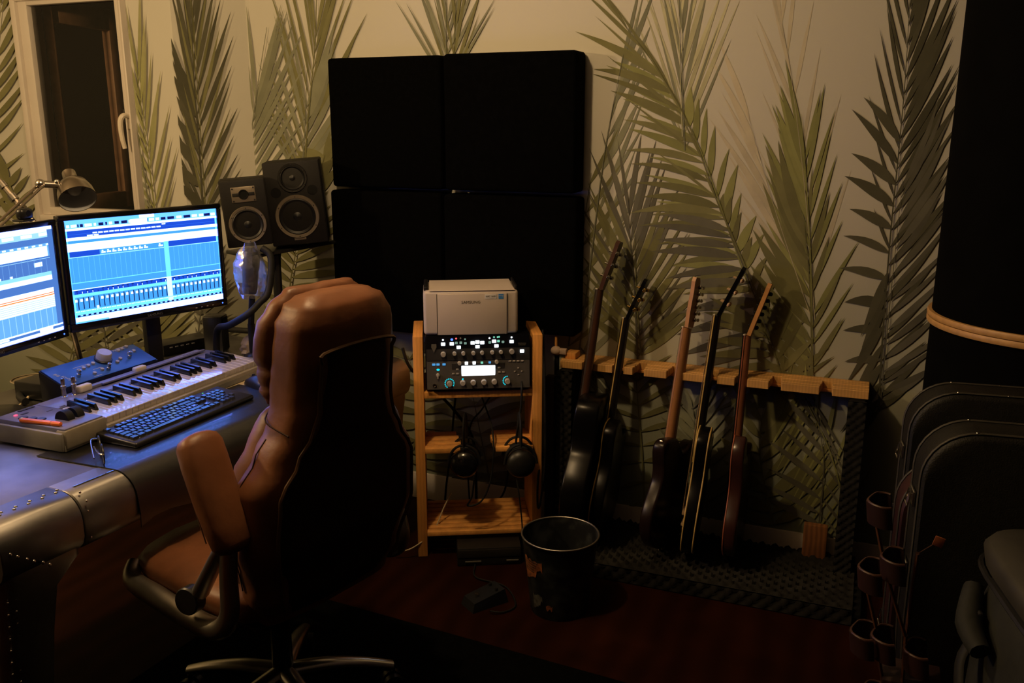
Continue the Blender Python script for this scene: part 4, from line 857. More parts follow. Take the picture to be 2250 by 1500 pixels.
mb.prism([(pu(u) + x * .017, pz(v) + y * .017) for x, y in sh], .0, .0008, Matrix(((1, 0, 0, 0), (0, 0, 1, .0032), (0, 1, 0, 0), (0, 0, 0, 1)))); mb.build('emblem', tp, am)
# ------------------------------------------------------------------ printer
PM = SO + Matrix.Rotation(SA, 3, 'Z') @ Vector((-.024, -.005, .645 + AH - .0045))
pr = thing('printer', 'cream white laser printer on top of the guitar amplifier', 'printer', PM, R(27))
PW, PH, PD = .334, .160, .20; cream = mat('printer_cream', (.50, .43, .38), .45, noise=(4, .03))
MB().box((0, PD / 2, PH / 2), (PW, PD, PH - .002), bev=.012, seg=3).build('housing', cream, pr)
MB().box((.004, -.0012, .075), (.245, .006, .146), bev=.002).build('front_door', cream, pr)
for x in (-.120, .128): MB().box((x, -.0016, .075), (.0012, .006, .146)).build('door_gap', mat('gap_grey', (.06, .05, .045), .8), pr)
mb = MB(); mb.add([(-.145, .0, PH - .001), (.155, .0, PH - .001), (.146, .05, PH + .012), (-.145, .05, PH + .010), (-.145, .15, PH - .001), (.155, .15, PH - .001), (.146, .15, PH + .014), (-.145, .15, PH + .012)], [[0, 1, 2, 3], [7, 6, 5, 4], [0, 4, 5, 1], [1, 5, 6, 2], [2, 6, 7, 3], [3, 7, 4, 0]]); mb.build('output_lid', cream, pr, 20)
MB().box((-.157, .10, PH + .004), (.016, .16, .016), bev=.004).build('control_strip', black, pr)
MB().box((.160, .10, PH + .004), (.008, .17, .02), bev=.002).build('side_trim', black, pr)
text('SAMSUNG', .014, mat('dark_print', (.008, .007, .007), .5, noise=None), pr, Matrix.Translation((.0, -.0047, .118)) @ Matrix.Rotation(R(90), 4, 'X') @ Matrix.Diagonal((1.05, 1, 1, 1)))
MB().box((.07, -.0048, .138), (.041, .0012, .016), bev=.0004, seg=1).build('sticker', mat('sticker_white', (.6, .58, .55), .5), pr)
text('NFC', .008, mat('dark_print', (.03, .03, .03)), pr, Matrix.Translation((.060, -.0057, .138)) @ Matrix.Rotation(R(90), 4, 'X'))
text('WiFi', .008, mat('dark_print', (.03, .03, .03)), pr, Matrix.Translation((.079, -.0057, .138)) @ Matrix.Rotation(R(90), 4, 'X'))
MB().box((.106, -.0048, .138), (.018, .0012, .0175), bev=.0004, seg=1).build('energy_sticker', mat('sticker_blue', (.05, .22, .55), .4), pr)
text('energy', .0062, mat('sticker_white', (.6, .58, .55)), pr, Matrix.Translation((.106, -.0057, .141)) @ Matrix.Rotation(R(90), 4, 'X'))
# ------------------------------------------------------------------ headphones hanging from the stub shelves
def headphones(label, p, yaw, m_cup):
    t = thing('headphones', label, 'headphones', p, yaw, 'headphones on the stand')
    # local: cup axis along -y toward the viewer; band rises to z=+.14
    n = 16
    for y, nm in ((0, 'ear_cup'), (.085, 'ear_cup')):
        s = -1 if y == 0 else 1
        e = MB().lathe([(0, .026), (.028, .024), (.044, .014), (.052, .002), (.053, -.006), (.05, -.014), (0, -.014)], 28, (0, y, 0), (0, s, .08)).build(nm, m_cup, t)
        MB().lathe([(.05, -.014), (.052, -.022), (.046, -.032), (.03, -.03)], 28, (0, y, 0), (0, s, .08)).build('ear_pad', rubber, e)
        MB().tube([Vector((-.058, y, .0)), Vector((-.05, y - .0 * s, .035)), Vector((-.03, y, .062)), Vector((0, y, .072)), Vector((.03, y, .062)), Vector((.05, y, .035)), Vector((.058, y, 0))], .005, 8, smooth=3).build('yoke', black, e)
    pts = [Vector((0, 0, .07)), Vector((0, -.004, .11)), Vector((0, .006, .145)), Vector((0, .042, .165)), Vector((0, .08, .145)), Vector((0, .09, .11)), Vector((0, .085, .07))]
    MB().tube(pts, .016, 10, smooth=4, flat=(1, .35)).build('headband', rubber, t, 60)
    return t
gl = mat('gloss_black_cup', (.006, .006, .007), .16, noise=None, spec=.7)
Rz = Matrix.Rotation(SA, 3, 'Z')
h1 = Vector((-1.29, -.475, .385)); h2 = Vector((-1.088, -.43, .40))
headphones('glossy black headphones hanging from the stub shelf above the white cable', h1, SA - R(8), gl)
headphones('matt black headphones hanging from the stub shelf on the bucket side', h2, SA, mat('matt_black_cup', (.009, .009, .009), .4, spec=.4))
# ------------------------------------------------------------------ cables
def cable(label, pts, r, m, name='cable'):
    o = Vector(pts[-1]); o = Vector((o.x, o.y, max(0, min(Vector(p).z for p in pts) - r)))
    ob = MB().tube([Vector(p) - o for p in pts], r, 7, smooth=6).build(name, m, None, 60); ob.location = o; return tag(ob, label, 'cable')
def sl(x, y, z): return SO + Rz @ Vector((x, y, z))
cable('black guitar lead from the amplifier input falling past the stand post', [sl(.155, -.02, .68), sl(.152, -.05, .67), sl(.148, -.06, .60), sl(.135, -.05, .50), sl(.13, .0, .40), sl(.14, .30, .30), sl(.12, .32, .12), sl(.05, .34, .012)], .0042, rubber)
cable('straight black headphone lead hanging below the matt headphones', [h2 + Vector((-.012, -.01, -.055)), h2 + Vector((.0, -.02, -.10)), h2 + Vector((.012, -.02, -.2)), h2 + Vector((.018, -.02, -.3)), (h2.x + .03, h2.y - .02, .02)], .0026, rubber)
cable('looped black lead hanging below the glossy headphones', [h1 + Vector((.045, -.01, -.03)), h1 + Vector((.03, 0, -.12)), h1 + Vector((.012, 0, -.16)), h1 + Vector((.06, .02, -.14)), h1 + Vector((.085, .05, -.05)), h1 + Vector((.07, .1, .1)), sl(.02, .3, .55)], .0034, rubber)
cable('black power lead falling behind the amplifier shelf', [sl(-.06, .27, .66), sl(-.08, .30, .5), sl(-.10, .3, .3), sl(-.12, .3, .15), sl(-.13, .33, .014)], .0045, rubber)
cable('thin black lead slanting behind the stub shelves', [sl(.10, .29, .6), sl(.03, .30, .48), sl(-.02, .31, .40), sl(-.03, .31, .2), sl(-.02, .33, .012)], .0035, rubber)
cable('black lead dropping beside the right-hand stand post', [sl(.236, .03, .86), sl(.24, .0, .7), sl(.245, .0, .5), sl(.243, .0, .35), sl(.225, -.03, .22), sl(.215, -.03, .20), sl(.216, -.02, .3), sl(.24, .05, .38)], .004, rubber)
cable('thick black lead running down beside the desk end to the stand', [(-1.56, -.42, .78), (-1.54, -.40, .70), (-1.50, -.30, .6), (-1.46, -.16, .45), (-1.44, -.06, .3), (-1.44, -.04, .01)], .006, rubber)
cable('cream white cable sagging between the desk leg and the stand', [(-1.40, -.36, .21), (-1.415, -.40, .16), (-1.43, -.46, .09), (-1.48, -.53, .045), (-1.535, -.56, .03)], .0028, mat('cream_cable', (.50, .40, .25), .5))
# box and pedal on the floor, bucket
b_ = thing('power_supply', 'flat black power supply box on the floor under the stand', 'power supply', sl(.03, -.035, 0), SA)
MB().box((0, 0, .036), (.235, .11, .07), bev=.004).build('case', mat('dull_black_metal', (.014, .012, .010), .5), b_); MB().box((0, -.056, .05), (.23, .004, .03), bev=.001).build('front_plate', mat('dark_grey_metal', (.02, .018, .014), .4), b_)
for x in (-.06, .085): MB().box((x, -.059, .02), (.06 if x < 0 else .045, .003, .006), bev=.001, seg=1).build('label', mat('grey_label', (.12, .11, .09), .5), b_)
pd = thing('floor_pedal', 'small black foot pedal with a cord on the floor in front of the stand', 'pedal', (-1.105, -.72, 0), R(-35))
mb = MB(); mb.add([(-.04, -.07, .0), (.04, -.07, 0), (.04, .07, 0), (-.04, .07, 0), (-.034, -.06, .03), (.034, -.06, .03), (.034, .06, .05), (-.034, .06, .05)], [[3, 2, 1, 0], [4, 5, 6, 7], [0, 1, 5, 4], [1, 2, 6, 5], [2, 3, 7, 6], [3, 0, 4, 7]]); mb.build('housing', mat('blue_black', (.008, .010, .014), .4), pd, 20)
MB().lathe([(.008, 0), (.008, .008), (0, .009)], 12, (0, -.03, .036)).build('footswitch', chrome, pd)
for x in (-.02, .02): MB().lathe([(.006, 0), (.005, .010), (0, .010)], 10, (x, .035, .045)).build('knob', rubber, pd)
cable('thin black cord curling on the floor beside the foot pedal', [(-1.06, -.78, .012), (-1.02, -.76, .006), (-1.0, -.70, .006), (-1.08, -.60, .006), (-1.2, -.58, .006), (-1.24, -.50, .008)], .003, rubber)
BKT = Vector((-.862, -.648, 0))
bk_ = thing('metal_bucket', 'dented dark metal bucket with a torn orange label, used as a bin', 'bucket', BKT)
def bucket_mat():
    m = bpy.data.materials.new('worn_dark_tin'); m.use_nodes = True; N = m.node_tree.nodes; L = m.node_tree.links; b = N['Principled BSDF']; b.inputs['Roughness'].default_value = .45
    tc = N.new('ShaderNodeTexCoord'); n = N.new('ShaderNodeTexNoise'); n.inputs['Scale'].default_value = 22; n.inputs['Detail'].default_value = 6; L.new(tc.outputs['Object'], n.inputs[0])
    cr = N.new('ShaderNodeValToRGB'); cr.color_ramp.elements[0].position = .45; cr.color_ramp.elements[0].color = (.010, .011, .012, 1); cr.color_ramp.elements[1].position = .72; cr.color_ramp.elements[1].color = (.05, .055, .055, 1)
    L.new(n.outputs['Fac'], cr.inputs[0]); L.new(cr.outputs[0], b.inputs['Base Color']); b.inputs['Metallic'].default_value = .3; return m
prof = [(0, .004), (.092, .004), (.096, 0), (.098, .008), (.106, .09), (.116, .18), (.126, .268), (.1255, .268), (.115, .18), (.105, .09), (.094, .012), (0, .012)]
MB().lathe(prof, 40).build('wall', bucket_mat(), bk_, 50)
MB().tube([Vector((.127 * math.cos(2 * math.pi * i / 40), .127 * math.sin(2 * math.pi * i / 40), .268)) for i in range(41)], .0032, 8).build('rim', satin, bk_, 60)
rl = random.Random(9)
def patch(a0, a1, z0, z1, m, name, n=12):
    mb = MB(); top = []; bot = []
    for i in range(n + 1):
        a = R(a0 + (a1 - a0) * i / n); rr_ = lambda z: .0975 + (z / .268) * .0292 + .0008
        zt = z1 - rl.uniform(0, .012); zb = z0 + (z1 - z0) * .75 * (i / n) ** 1.3 * rl.uniform(.5, 1.1) if z1 - z0 > .05 else z0 + rl.uniform(0, .012)
        top.append(Vector((rr_(zt) * math.cos(a), rr_(zt) * math.sin(a), zt))); bot.append(Vector((rr_(zb) * math.cos(a), rr_(zb) * math.sin(a), zb)))
    mb.loft([bot, top], cap=False, closed=False); mb.build(name, m, bk_, 60)
orange = mat('torn_orange_label', (.30, .095, .03), .7, noise=(60, .5)); grey = mat('grey_scuff', (.10, .10, .095), .6, noise=(50, .6))
patch(-142, -100, .13, .215, orange, 'torn_label'); patch(-96, -84, .035, .062, orange, 'label_scrap', 6); patch(-125, -103, .03, .09, grey, 'scuff', 8)
for z in (.205, .196, .187, .178, .169): 
    MB().tube([Vector(((.0992 + z / .268 * .0292) * math.cos(R(a)), (.0992 + z / .268 * .0292) * math.sin(R(a)), z)) for a in range(-138, -106 - int((.205 - z) * 300), 3)], .0007, 4).build('label_print', mat('dark_print', (.03, .03, .03)), bk_)
# ================================================================== guitar rack
ZR = .713
def nx(px, py): return onz(px, py, ZR).x
NT = [nx(1288, 800), nx(1354, 808), nx(1397, 815), nx(1473, 822), nx(1560, 830), nx(1625, 838), nx(1703, 840), nx(1815, 852)]
RX0, RX1 = ony(1229, 800, -.125).x, ony(1910, 861, -.135).x
rk = thing('guitar_rack', 'wooden wall rack with a notched pine rail and black foam posts, holding guitars', 'guitar rack', ((RX0 + RX1) / 2, -.2, 0)); rlo = rk.location
railm = mat('rail_pine', (.62, .34, .11), .5, noise=(8, .2), wave=(30, 1.5, 'X', .15), spec=.3)
NS = 6; sw = .131 / NS
for k in range(NS):                                    # glued strips, the front ones cut by the notches
    ya, yb_ = -.135 + k * sw, -.135 + (k + 1) * sw - .0014; cuts = sorted(NT) if ya < -.05 else []
    segs = []; x = RX0 + (.006 if k == 0 else 0)
    for c in cuts: h_ = .021 - .002 * k; segs.append((x, c - h_)); x = c + h_
    segs.append((x, RX1)); dz = (0, .001, -.0006, .0008, 0, .0006)[k]
    for a_, b_ in segs:
        if b_ - a_ > .004: MB().box(((a_ + b_) / 2 - rlo.x, (ya + yb_) / 2 - rlo.y, ZR - .014 + dz), (b_ - a_, yb_ - ya, .028), bev=.0016, seg=1).build('rail_strip', railm, rk)
MB().box(((RX0 + RX1) / 2 - rlo.x, -.03 - rlo.y, ZR - .034), (RX1 - RX0 - .02, .04, .012), bev=.002).build('rail_cleat', wood2, rk)
efm = mat('charcoal_foam', (.020, .019, .017), .95, noise=(40, .3), spec=.05)
def foam(name, o, ux, uy, uz, W, H, step, amp, base):
    nu, nv = int(W / step * 4), int(H / step * 4); vs = []; fs = []
    for j in range(nv + 1):
        for i in range(nu + 1):
            u, v = i * W / nu, j * H / nv; h = base + amp * .5 * (1 + math.sin(2 * math.pi * u / step) * math.sin(2 * math.pi * v / step)) ; vs.append(o + ux * u + uy * v + uz * h)
    for j in range(nv):
        for i in range(nu): k = j * (nu + 1) + i; fs.append([k, k + 1, k + nu + 2, k + nu + 1])
    mb = MB(); mb.add(vs, fs); n0 = len(mb.v); c = [o, o + ux * W, o + ux * W + uy * H, o + uy * H]
    mb.add(c + [p + uz * base for p in c], [[3, 2, 1, 0], [0, 1, 5, 4], [1, 2, 6, 5], [2, 3, 7, 6], [3, 0, 4, 7]]); return mb.build(name, efm, rk, 60)
X_, Y_, Z_ = Vector((1, 0, 0)), Vector((0, 1, 0)), Vector((0, 0, 1))
BX0, BX1 = RX0 + .03, RX1 + .01
MB().box(((BX0 + BX1) / 2 - rlo.x, -.205 - rlo.y, .012), (BX1 - BX0, .39, .024), bev=.003).build('base_board', blackm, rk)
foam('base_foam', Vector((BX0 - rlo.x, -.40 - rlo.y, .024)), X_, Y_, Z_, BX1 - BX0, .375, .046, .030, .014)
foam('base_foam_edge', Vector((BX0 - rlo.x, -.40 - rlo.y, .004)), X_, Z_, -Y_, BX1 - BX0, .05, .046, .016, .006)
for x, nm in ((RX0 + .004, 'left'), (RX1 - .062, 'right')):
    MB().box((x + .029 - rlo.x, -.085 - rlo.y, .355), (.05, .12, .655), bev=.003).build('post', blackm, rk)
    foam('post_foam', Vector((x - rlo.x, -.146 - rlo.y, .03)), X_, Z_, -Y_, .058, .65, .03, .016, .008)
MB().box((RX1 + .022 - rlo.x, -.22 - rlo.y, .02), (.03, .36, .04), bev=.004).build('foot', blackm, rk)
MB().box((RX0 - .03 - rlo.x, -.13 - rlo.y, .33), (.035, .035, .64), bev=.003).build('side_batten', mat('dark_batten', (.03, .017, .010), .6), rk)
A = ony(1790, 1190, -.05); MB().box((A.x - rlo.x, -.052 - rlo.y, .10), (.082, .03, .15), bev=.003).build('wood_block', mat('red_pine', (.30, .12, .04), .6, wave=(18, 2, 'X', .4)), rk)
q = ony(1253, 772, -.1); MB().box((q.x - rlo.x, -.07 - rlo.y, ZR + .012), (.042, .06, .024), bev=.003).build('end_block', wood, rk)
pc = thing('cream_peg', 'cream rounded peg and thin stick beside the rack end block', 'peg', ony(1222, 770, -.1) - Vector((0, 0, .03)))
MB().ball((0, 0, .03), (.022, .02, .018), 12).build('peg_head', mat('cream_cloth', (.45, .33, .25), .7), pc); MB().box((.028, 0, .03), (.03, .02, .022), bev=.004).build('peg_tail', mat('cream_cloth', (.45, .33, .25)), pc)
MB().cyl((-.004, .01, .035), (-.004, .01, .085), .005, n=8).build('stick', wood2, pc); MB().cyl((0, .01, -.68), (0, .01, .02), .01, n=8).build('rod', blackm, pc)
# ------------------------------------------------------------------ guitars
SH = dict(
 single=([(0, 0), (.008, .06), (.03, .112), (.07, .147), (.12, .163), (.16, .163), (.21, .147), (.26, .122), (.30, .113), (.34, .120), (.38, .131), (.41, .130), (.435, .112), (.447, .075), (.45, .035)],
         [(0, 0), (.008, .06), (.03, .112), (.07, .147), (.12, .163), (.16, .163), (.21, .147), (.26, .122), (.30, .113), (.34, .120), (.37, .128), (.395, .118), (.40, .095), (.385, .07), (.38, .045), (.39, .03)]),
 strat=([(0, 0), (.006, .05), (.025, .10), (.06, .138), (.11, .155), (.15, .152), (.20, .13), (.25, .112), (.29, .112), (.33, .125), (.37, .138), (.41, .132), (.44, .112), (.452, .095), (.445, .08), (.42, .07), (.39, .055), (.38, .03)],
        [(0, 0), (.006, .05), (.025, .10), (.06, .142), (.11, .163), (.15, .160), (.20, .135), (.25, .115), (.29, .115), (.33, .13), (.37, .138), (.395, .12), (.40, .10), (.385, .075), (.365, .05), (.36, .03)]),
 tele=([(0, 0), (.006, .06), (.03, .112), (.07, .146), (.12, .158), (.17, .148), (.22, .125), (.26, .112), (.30, .114), (.34, .13), (.37, .138), (.395, .13), (.405, .10), (.405, .03)],
       [(0, 0), (.006, .06), (.03, .112), (.07, .146), (.12, .158), (.17, .148), (.22, .125), (.26, .112), (.30, .116), (.33, .13), (.36, .138), (.385, .125), (.38, .095), (.355, .06), (.35, .03)]),
 acoustic=([(0, 0), (.006, .07), (.03, .13), (.08, .178), (.14, .198), (.19, .192), (.25, .16), (.29, .135), (.33, .13), (.37, .14), (.42, .148), (.46, .135), (.48, .09), (.485, .03)],) * 2)
def outline(kind, k=4):
    a, b = SH[kind]; 
    def sm(p):
        o = []
        for i in range(len(p) - 1):
            p0, p1, p2, p3 = p[max(i - 1, 0)], p[i], p[i + 1], p[min(i + 2, len(p) - 1)]
            for j in range(k):
                t = j / k; f = lambda c: .5 * (2 * p1[c] + (p2[c] - p0[c]) * t + (2 * p0[c] - 5 * p1[c] + 4 * p2[c] - p3[c]) * t * t + (3 * p1[c] - p0[c] - 3 * p2[c] + p3[c]) * t ** 3); o.append((f(0), f(1)))
        return o + [p[-1]]
    A, B = sm(a), sm(b); return [(x, z) for z, x in A] + [(-x, z) for z, x in B[::-1][:-1]]
def guitar(label, pb, pn, pt, yb, yn, rot, kind, T, nutL, cols, bind=None, head='3', metal=chrome, headcol=None, capo=False, strap=False, headang=13, name='electric_guitar', binding2=False, hk=1.0):
    B_ = ony(*pb, yb); N_ = ony(*pn, yn); z = (N_ - B_).normalized(); S_ = (N_ - B_).length / nutL
    n = Vector((-math.cos(rot), -math.sin(rot), 0)); n = (n - z * n.dot(z)).normalized(); y = -n; x = y.cross(z)
    M_ = Matrix(((x.x, y.x, z.x, B_.x), (x.y, y.y, z.y, B_.y), (x.z, y.z, z.z, B_.z), (0, 0, 0, 1))) @ Matrix.Diagonal((S_, S_, S_, 1))
    t = thing(name, label, 'guitar', M=M_)
    body, neck, board = cols; o = outline(kind); h = T / 2; cz = .2
    ring = lambda k, yy: [Vector((px_ * k, yy, cz + (pz_ - cz) * k)) for px_, pz_ in o]
    MB().loft([ring(.975, -h), ring(.994, -h + .003), ring(1, -h + .007), ring(1, h - .008), ring(.99, h - .003), ring(.965, h)]).build('body', body, t, 40)
    if bind:
        for yy in ((-h + .003,) if not binding2 else (-h + .003, h - .004)):
            MB().tube([v for v in ring(1.0, yy)] + [ring(1.0, yy)[0]], .0026, 6).build('binding', bind, t, 60)
    z0 = max(p[1] for p in o) - .08; fb0 = z0 - .06; f = -h - .004
    rings = []
    for u in [i / 8 for i in range(9)]:
        zz = z0 + (nutL - z0) * u; hw = .028 - .0065 * u; dp = .022 - .003 * u
        if u == 0: dp = T * .5
        rings.append([Vector((hw, f, zz)), Vector((hw * .95, f + dp * .5, zz)), Vector((hw * .6, f + dp * .9, zz)), Vector((0, f + dp, zz)), Vector((-hw * .6, f + dp * .9, zz)), Vector((-hw * .95, f + dp * .5, zz)), Vector((-hw, f, zz))])
    MB().loft(rings).build('neck', neck, t, 50)
    MB().loft([[Vector((sx * (.029 - .0065 * u) , f - yy, fb0 + (nutL - fb0) * u)) for sx, yy in ((1, -.001), (1, .005), (-1, .005), (-1, -.001))] for u in (0, .5, 1)]).build('fretboard', board, t, 20)
    if bind:
        for s in (-1, 1): MB().tube([Vector((s * (.0292 - .0065 * u), f - .0025, fb0 + (nutL - fb0) * u)) for u in (0, .5, 1)], .0024, 6).build('neck_binding', bind, t)
    MB().box((0, f - .004, nutL + .002), (.044, .008, .005), bev=.001).build('nut', mat('bone', (.5, .45, .36), .4), t)
    ha = R(headang); hd = Vector((0, math.sin(ha), math.cos(ha))); hn = Vector((0, -math.cos(ha), math.sin(ha))); H0 = Vector((0, f + .004, nutL + .003)); hc = headcol or neck
    if head == '3': prof = [(0, .022, .022), (.03, .030, .030), (.06, .040, .040), (.13, .036, .036), (.155, .042, .042), (.165, .03, .03)]
    else: prof = [(0, .022, .022), (.02, .024, .026), (.05, .020, .032), (.13, .008, .038), (.165, .0, .045), (.18, -.01, .04)]
    prof = [(l * hk, a_, b_) for l, a_, b_ in prof]
    rings = [[H0 + hd * l + Vector((-a_, 0, 0)) - hn * .0, H0 + hd * l + Vector((b_, 0, 0)), H0 + hd * l + Vector((b_, 0, 0)) - hn * .014, H0 + hd * l + Vector((-a_, 0, 0)) - hn * .014] for l, a_, b_ in prof]
    hs = MB().loft(rings).build('headstock', hc, t, 20)
    pos = [(.045, -.028, -1), (.085, -.03, -1), (.125, -.028, -1), (.045, .028, 1), (.085, .03, 1), (.125, .028, 1)] if head == '3' else [(.03 + .0235 * i, -.010 + .0022 * i, -1) for i in range(6)]
    for l, xx, s in pos:
        l *= hk; c = H0 + hd * l + Vector((xx, 0, 0)); tn = MB().cyl(c + hn * .001, c + hn * .012, .0035, n=8).build('tuner_post', metal, hs)
        c2 = c - hn * .020; mb = MB(); mb.box(tuple(c - hn * .018), (.014, .012, .014), bev=.003); e = c2 + Vector((s * .026, 0, 0)); mb.cyl(c2, e, .0028, n=8); mb.ball(e, (.008, .005, .007), 8); mb.build('tuning_key', metal, hs)
    if kind != 'acoustic':
        for zz in (.18, .30): pk = MB().box((0, -h - .004, zz), (.085, .012, .036), bev=.003).build('pickup', black, t)
        MB().box((0, -h - .009, .135), (.085, .014, .014), bev=.003).build('bridge', metal, t); MB().box((0, -h - .008, .095), (.09, .012, .012), bev=.004).build('tailpiece', metal, t)
        for kx, kz in ((-.085, .075), (-.11, .115), (-.085, .15), (-.06, .05)): MB().lathe([(.009, 0), (.008, .015), (.007, .017), (0, .017)], 14, (kx, -h - .001, kz), (0, -1, 0)).build('knob', metal, t)
        MB().box((-.145, 0, .11), (.004, T * .6, .03), bev=.001).build('jack_plate', metal, t)
    else:
        MB().box((0, -h - .004, .15), (.16, .008, .03), bev=.003).build('bridge', board, t); MB().lathe([(0, .0005), (.05, .0005), (.053, .001), (.056, 0)], 28, (0, -h, .32), (0, -1, 0)).build('sound_hole', blackm, t)
    mb = MB()
    for i in range(6): xx = (i - 2.5) * .0095; mb.cyl((xx, -h - .016, .13), (xx * .75, f - .009, nutL), .0006, n=4)
    so_ = mb.build('strings', metal, t); so_['kind'] = 'stuff'
    for c in ((0, 0, -.004),) if kind == 'acoustic' else ((0, 0, -.004), (.115, 0, SH[kind][0][11][0])):
        MB().lathe([(.006, -.002), (.004, .004), (.007, .009), (0, .010)], 12, c, (0, 0, -1) if c[0] == 0 else (1, 0, .2)).build('strap_button', metal, t)
    return t
blk = mat('gloss_black_lacquer', (.003, .0027, .0027), .28, noise=None, spec=.22); dbr = mat('dark_brown_lacquer', (.012, .006, .005), .3, spec=.25); cb = mat('cream_binding', (.56, .38, .12), .4)
ebony = mat('ebony', (.008, .006, .005), .4); rose = mat('rosewood', (.03, .015, .009), .45); maple = mat('maple_neck', (.34, .15, .055), .38, noise=(10, .15)); mah = mat('mahogany_neck', (.06, .024, .013), .4); mahr = mat('red_mahogany', (.22, .075, .035), .4)
G = 'guitars on the rack'
for o_ in [
 guitar('dark acoustic guitar with a brown neck and tall headstock, beside the bucket', (1268, 1150), (1343, 640), None, -.275, -.10, R(6), 'acoustic', .085, .86, (blk, mah, rose), None, '3', chrome, mah, name='acoustic_guitar', headang=13, hk=1.12),
 guitar('black electric guitar with single cream binding and gold tuners', (1317, 1168), (1390, 702), None, -.24, -.095, R(4), 'single', .05, .83, (blk, ebony, ebony), cb, '3', gold, blk, headang=18),
 guitar('dark electric guitar with a plain maple neck and bright chrome tuners', (1450, 1200), (1522, 722), None, -.255, -.095, R(-14), 'tele', .045, .80, (dbr, maple, maple), None, '6', chrome, mat('pale_maple', (.50, .26, .12), .4), headang=4),
 guitar('black electric guitar bound in cream along both edges of the body', (1513, 1206), (1590, 695), None, -.235, -.10, R(5), 'single', .046, .83, (blk, ebony, ebony), cb, '3', mat('ivory_tuner', (.50, .34, .2), .35), blk, headang=20, binding2=True, hk=1.12),
 guitar('dark red electric guitar with a reddish neck and black tuners', (1608, 1218), (1656, 738), None, -.22, -.085, R(0), 'strat', .045, .80, (mat('dark_red_lacquer', (.035, .012, .009), .25), mahr, rose), mat('red_edge', (.28, .08, .04), .4), '6', rubber, mat('amber_head', (.48, .23, .07), .45), headang=17, hk=1.1)]: o_['group'] = G
# ================================================================== things at the right: tall black cylinder, cases, bag, rack
cyl_o = Vector((.50, -.42, 0)); rc = .315
tc_ = thing('tall_cylinder', 'tall black cylinder ringed by a pale double wooden hoop, behind the black cases', 'cylinder', cyl_o)
vel = mat('black_fabric', (.0025, .0025, .0025), .95, spec=.03)
MB().lathe([(0, 0), (rc, 0), (rc, 1.035), (rc, 1.038), (0, 1.038)], 64).build('lower_shell', vel, tc_, 50)
MB().lathe([(0, 1.055), (rc, 1.055), (rc, 2.4), (0, 2.4)], 64).build('upper_shell', vel, tc_, 50)
for z0 in (1.030, 1.048): MB().lathe([(rc - .004, z0), (rc + .010, z0), (rc + .012, z0 + .004), (rc + .012, z0 + .012), (rc + .010, z0 + .016), (rc - .004, z0 + .016)], 64).build('hoop', mat('hoop_wood', (.50, .28, .10), .5, noise=(40, .15)), tc_, 40)
tolex = mat('black_tolex', (.008, .0075, .006), .55, noise=(90, .3), bump=(300, .5), spec=.3)
def gcase(label, x0, y0, top, W, T, rz, m, latch=True):
    t = thing('guitar_case', label, 'guitar case', (x0, y0, 0), rz, 'upright hard cases')
    r = .11; H = top; n = 8
    ol = [(0.02, 0), (W, 0), (W, H)] + [(r - r * math.sin(R(90 * i / n)), H - r + r * math.cos(R(90 * i / n))) for i in range(n + 1)] + [(.0, H * .5), (.015, H * .2)]
    k = len(ol); cx, cz = W / 2, H / 2
    rg = lambda s, y: [Vector((cx + (x - cx) * s, y, cz + (z - cz) * s if z > .01 else z)) for x, z in ol]
    MB().loft([rg(.97, 0), rg(.992, .006), rg(1, .016), rg(1, T - .016), rg(.992, T - .006), rg(.97, T)]).build('shell', m, t, 40)
    for y in (.012, T - .012):
        e = MB().tube([Vector((x - .001, y, z + .001)) for x, z in ol[2:]], .003, 6).build('edge_piping', mat('worn_edge', (.035, .03, .022), .6), t, 60)
        for q in range(4): MB().ball((.10 + q * .11, y, H + .002), (.0035, .003, .002), 6).build('stud', chrome, e)
    if latch:
        for z in (H - .17, H - .34, .3):
            l = MB().box((-.005, T / 2, z), (.006, .05, .035), bev=.002).build('latch', chrome, t); MB().tube([Vector((-.010, T / 2 - .018, z + .012)), Vector((-.016, T / 2 - .018, z - .02)), Vector((-.016, T / 2 + .018, z - .02)), Vector((-.010, T / 2 + .018, z + .012))], .002, 6).build('latch_loop', chrome, l)
    return t
gcase('black hard guitar case standing upright against the tall cylinder', .135, -.915, .945, .46, .115, R(6), tolex)
gcase('black hard guitar case standing upright behind the grey bag', .150, -1.225, .945, .46, .115, R(6), tolex)
rc_ = gcase('dark red hard case standing upright beside the folding rack', .125, -1.075, .80, .30, .10, R(6), mat('dark_red_case', (.030, .008, .007), .5), latch=False)
# grey soft bag
bg = thing('soft_bag', 'grey-green soft equipment bag with a padded lid and black handle, before the cases', 'bag', (.475, -1.58, 0), R(12))
bagm = mat('grey_green_nylon', (.018, .019, .018), .7, noise=(20, .3), bump=(60, .4), spec=.2)
rings = []
for z, hx, hy in ((0, .16, .2), (.02, .19, .225), (.35, .205, .24), (.68, .195, .235), (.745, .18, .22), (.76, .15, .19)): rings.append(sell(0, 0, z, hx, hy, 5, 36))
MB().loft(rings).build('body', bagm, bg, 60)
rings = []
for z, hx, hy in ((.765, .15, .19), (.775, .195, .235), (.805, .2, .24), (.82, .19, .23), (.825, .12, .15)): rings.append(sell(0, 0, z, hx, hy, 5, 36))
MB().loft(rings).build('lid', mat('grey_lid', (.026, .024, .019), .55, noise=(15, .2)), bg, 60)
MB().tube([p + Vector((0, 0, .0)) for p in sell(0, 0,   .768, .2, .24, 5, 36)] + [sell(0, 0,   .768, .2, .24, 5, 36)[0]], .006, 6).build('zip_piping', black, bg)
MB().tube([(-.205, .10, .66), (-.235, .09, .60), (-.24, 0, .50), (-.235, -.09, .56), (-.205, -.10, .64)], .014, 10, smooth=5, flat=(1, .5)).build('handle', rubber, bg, 60)
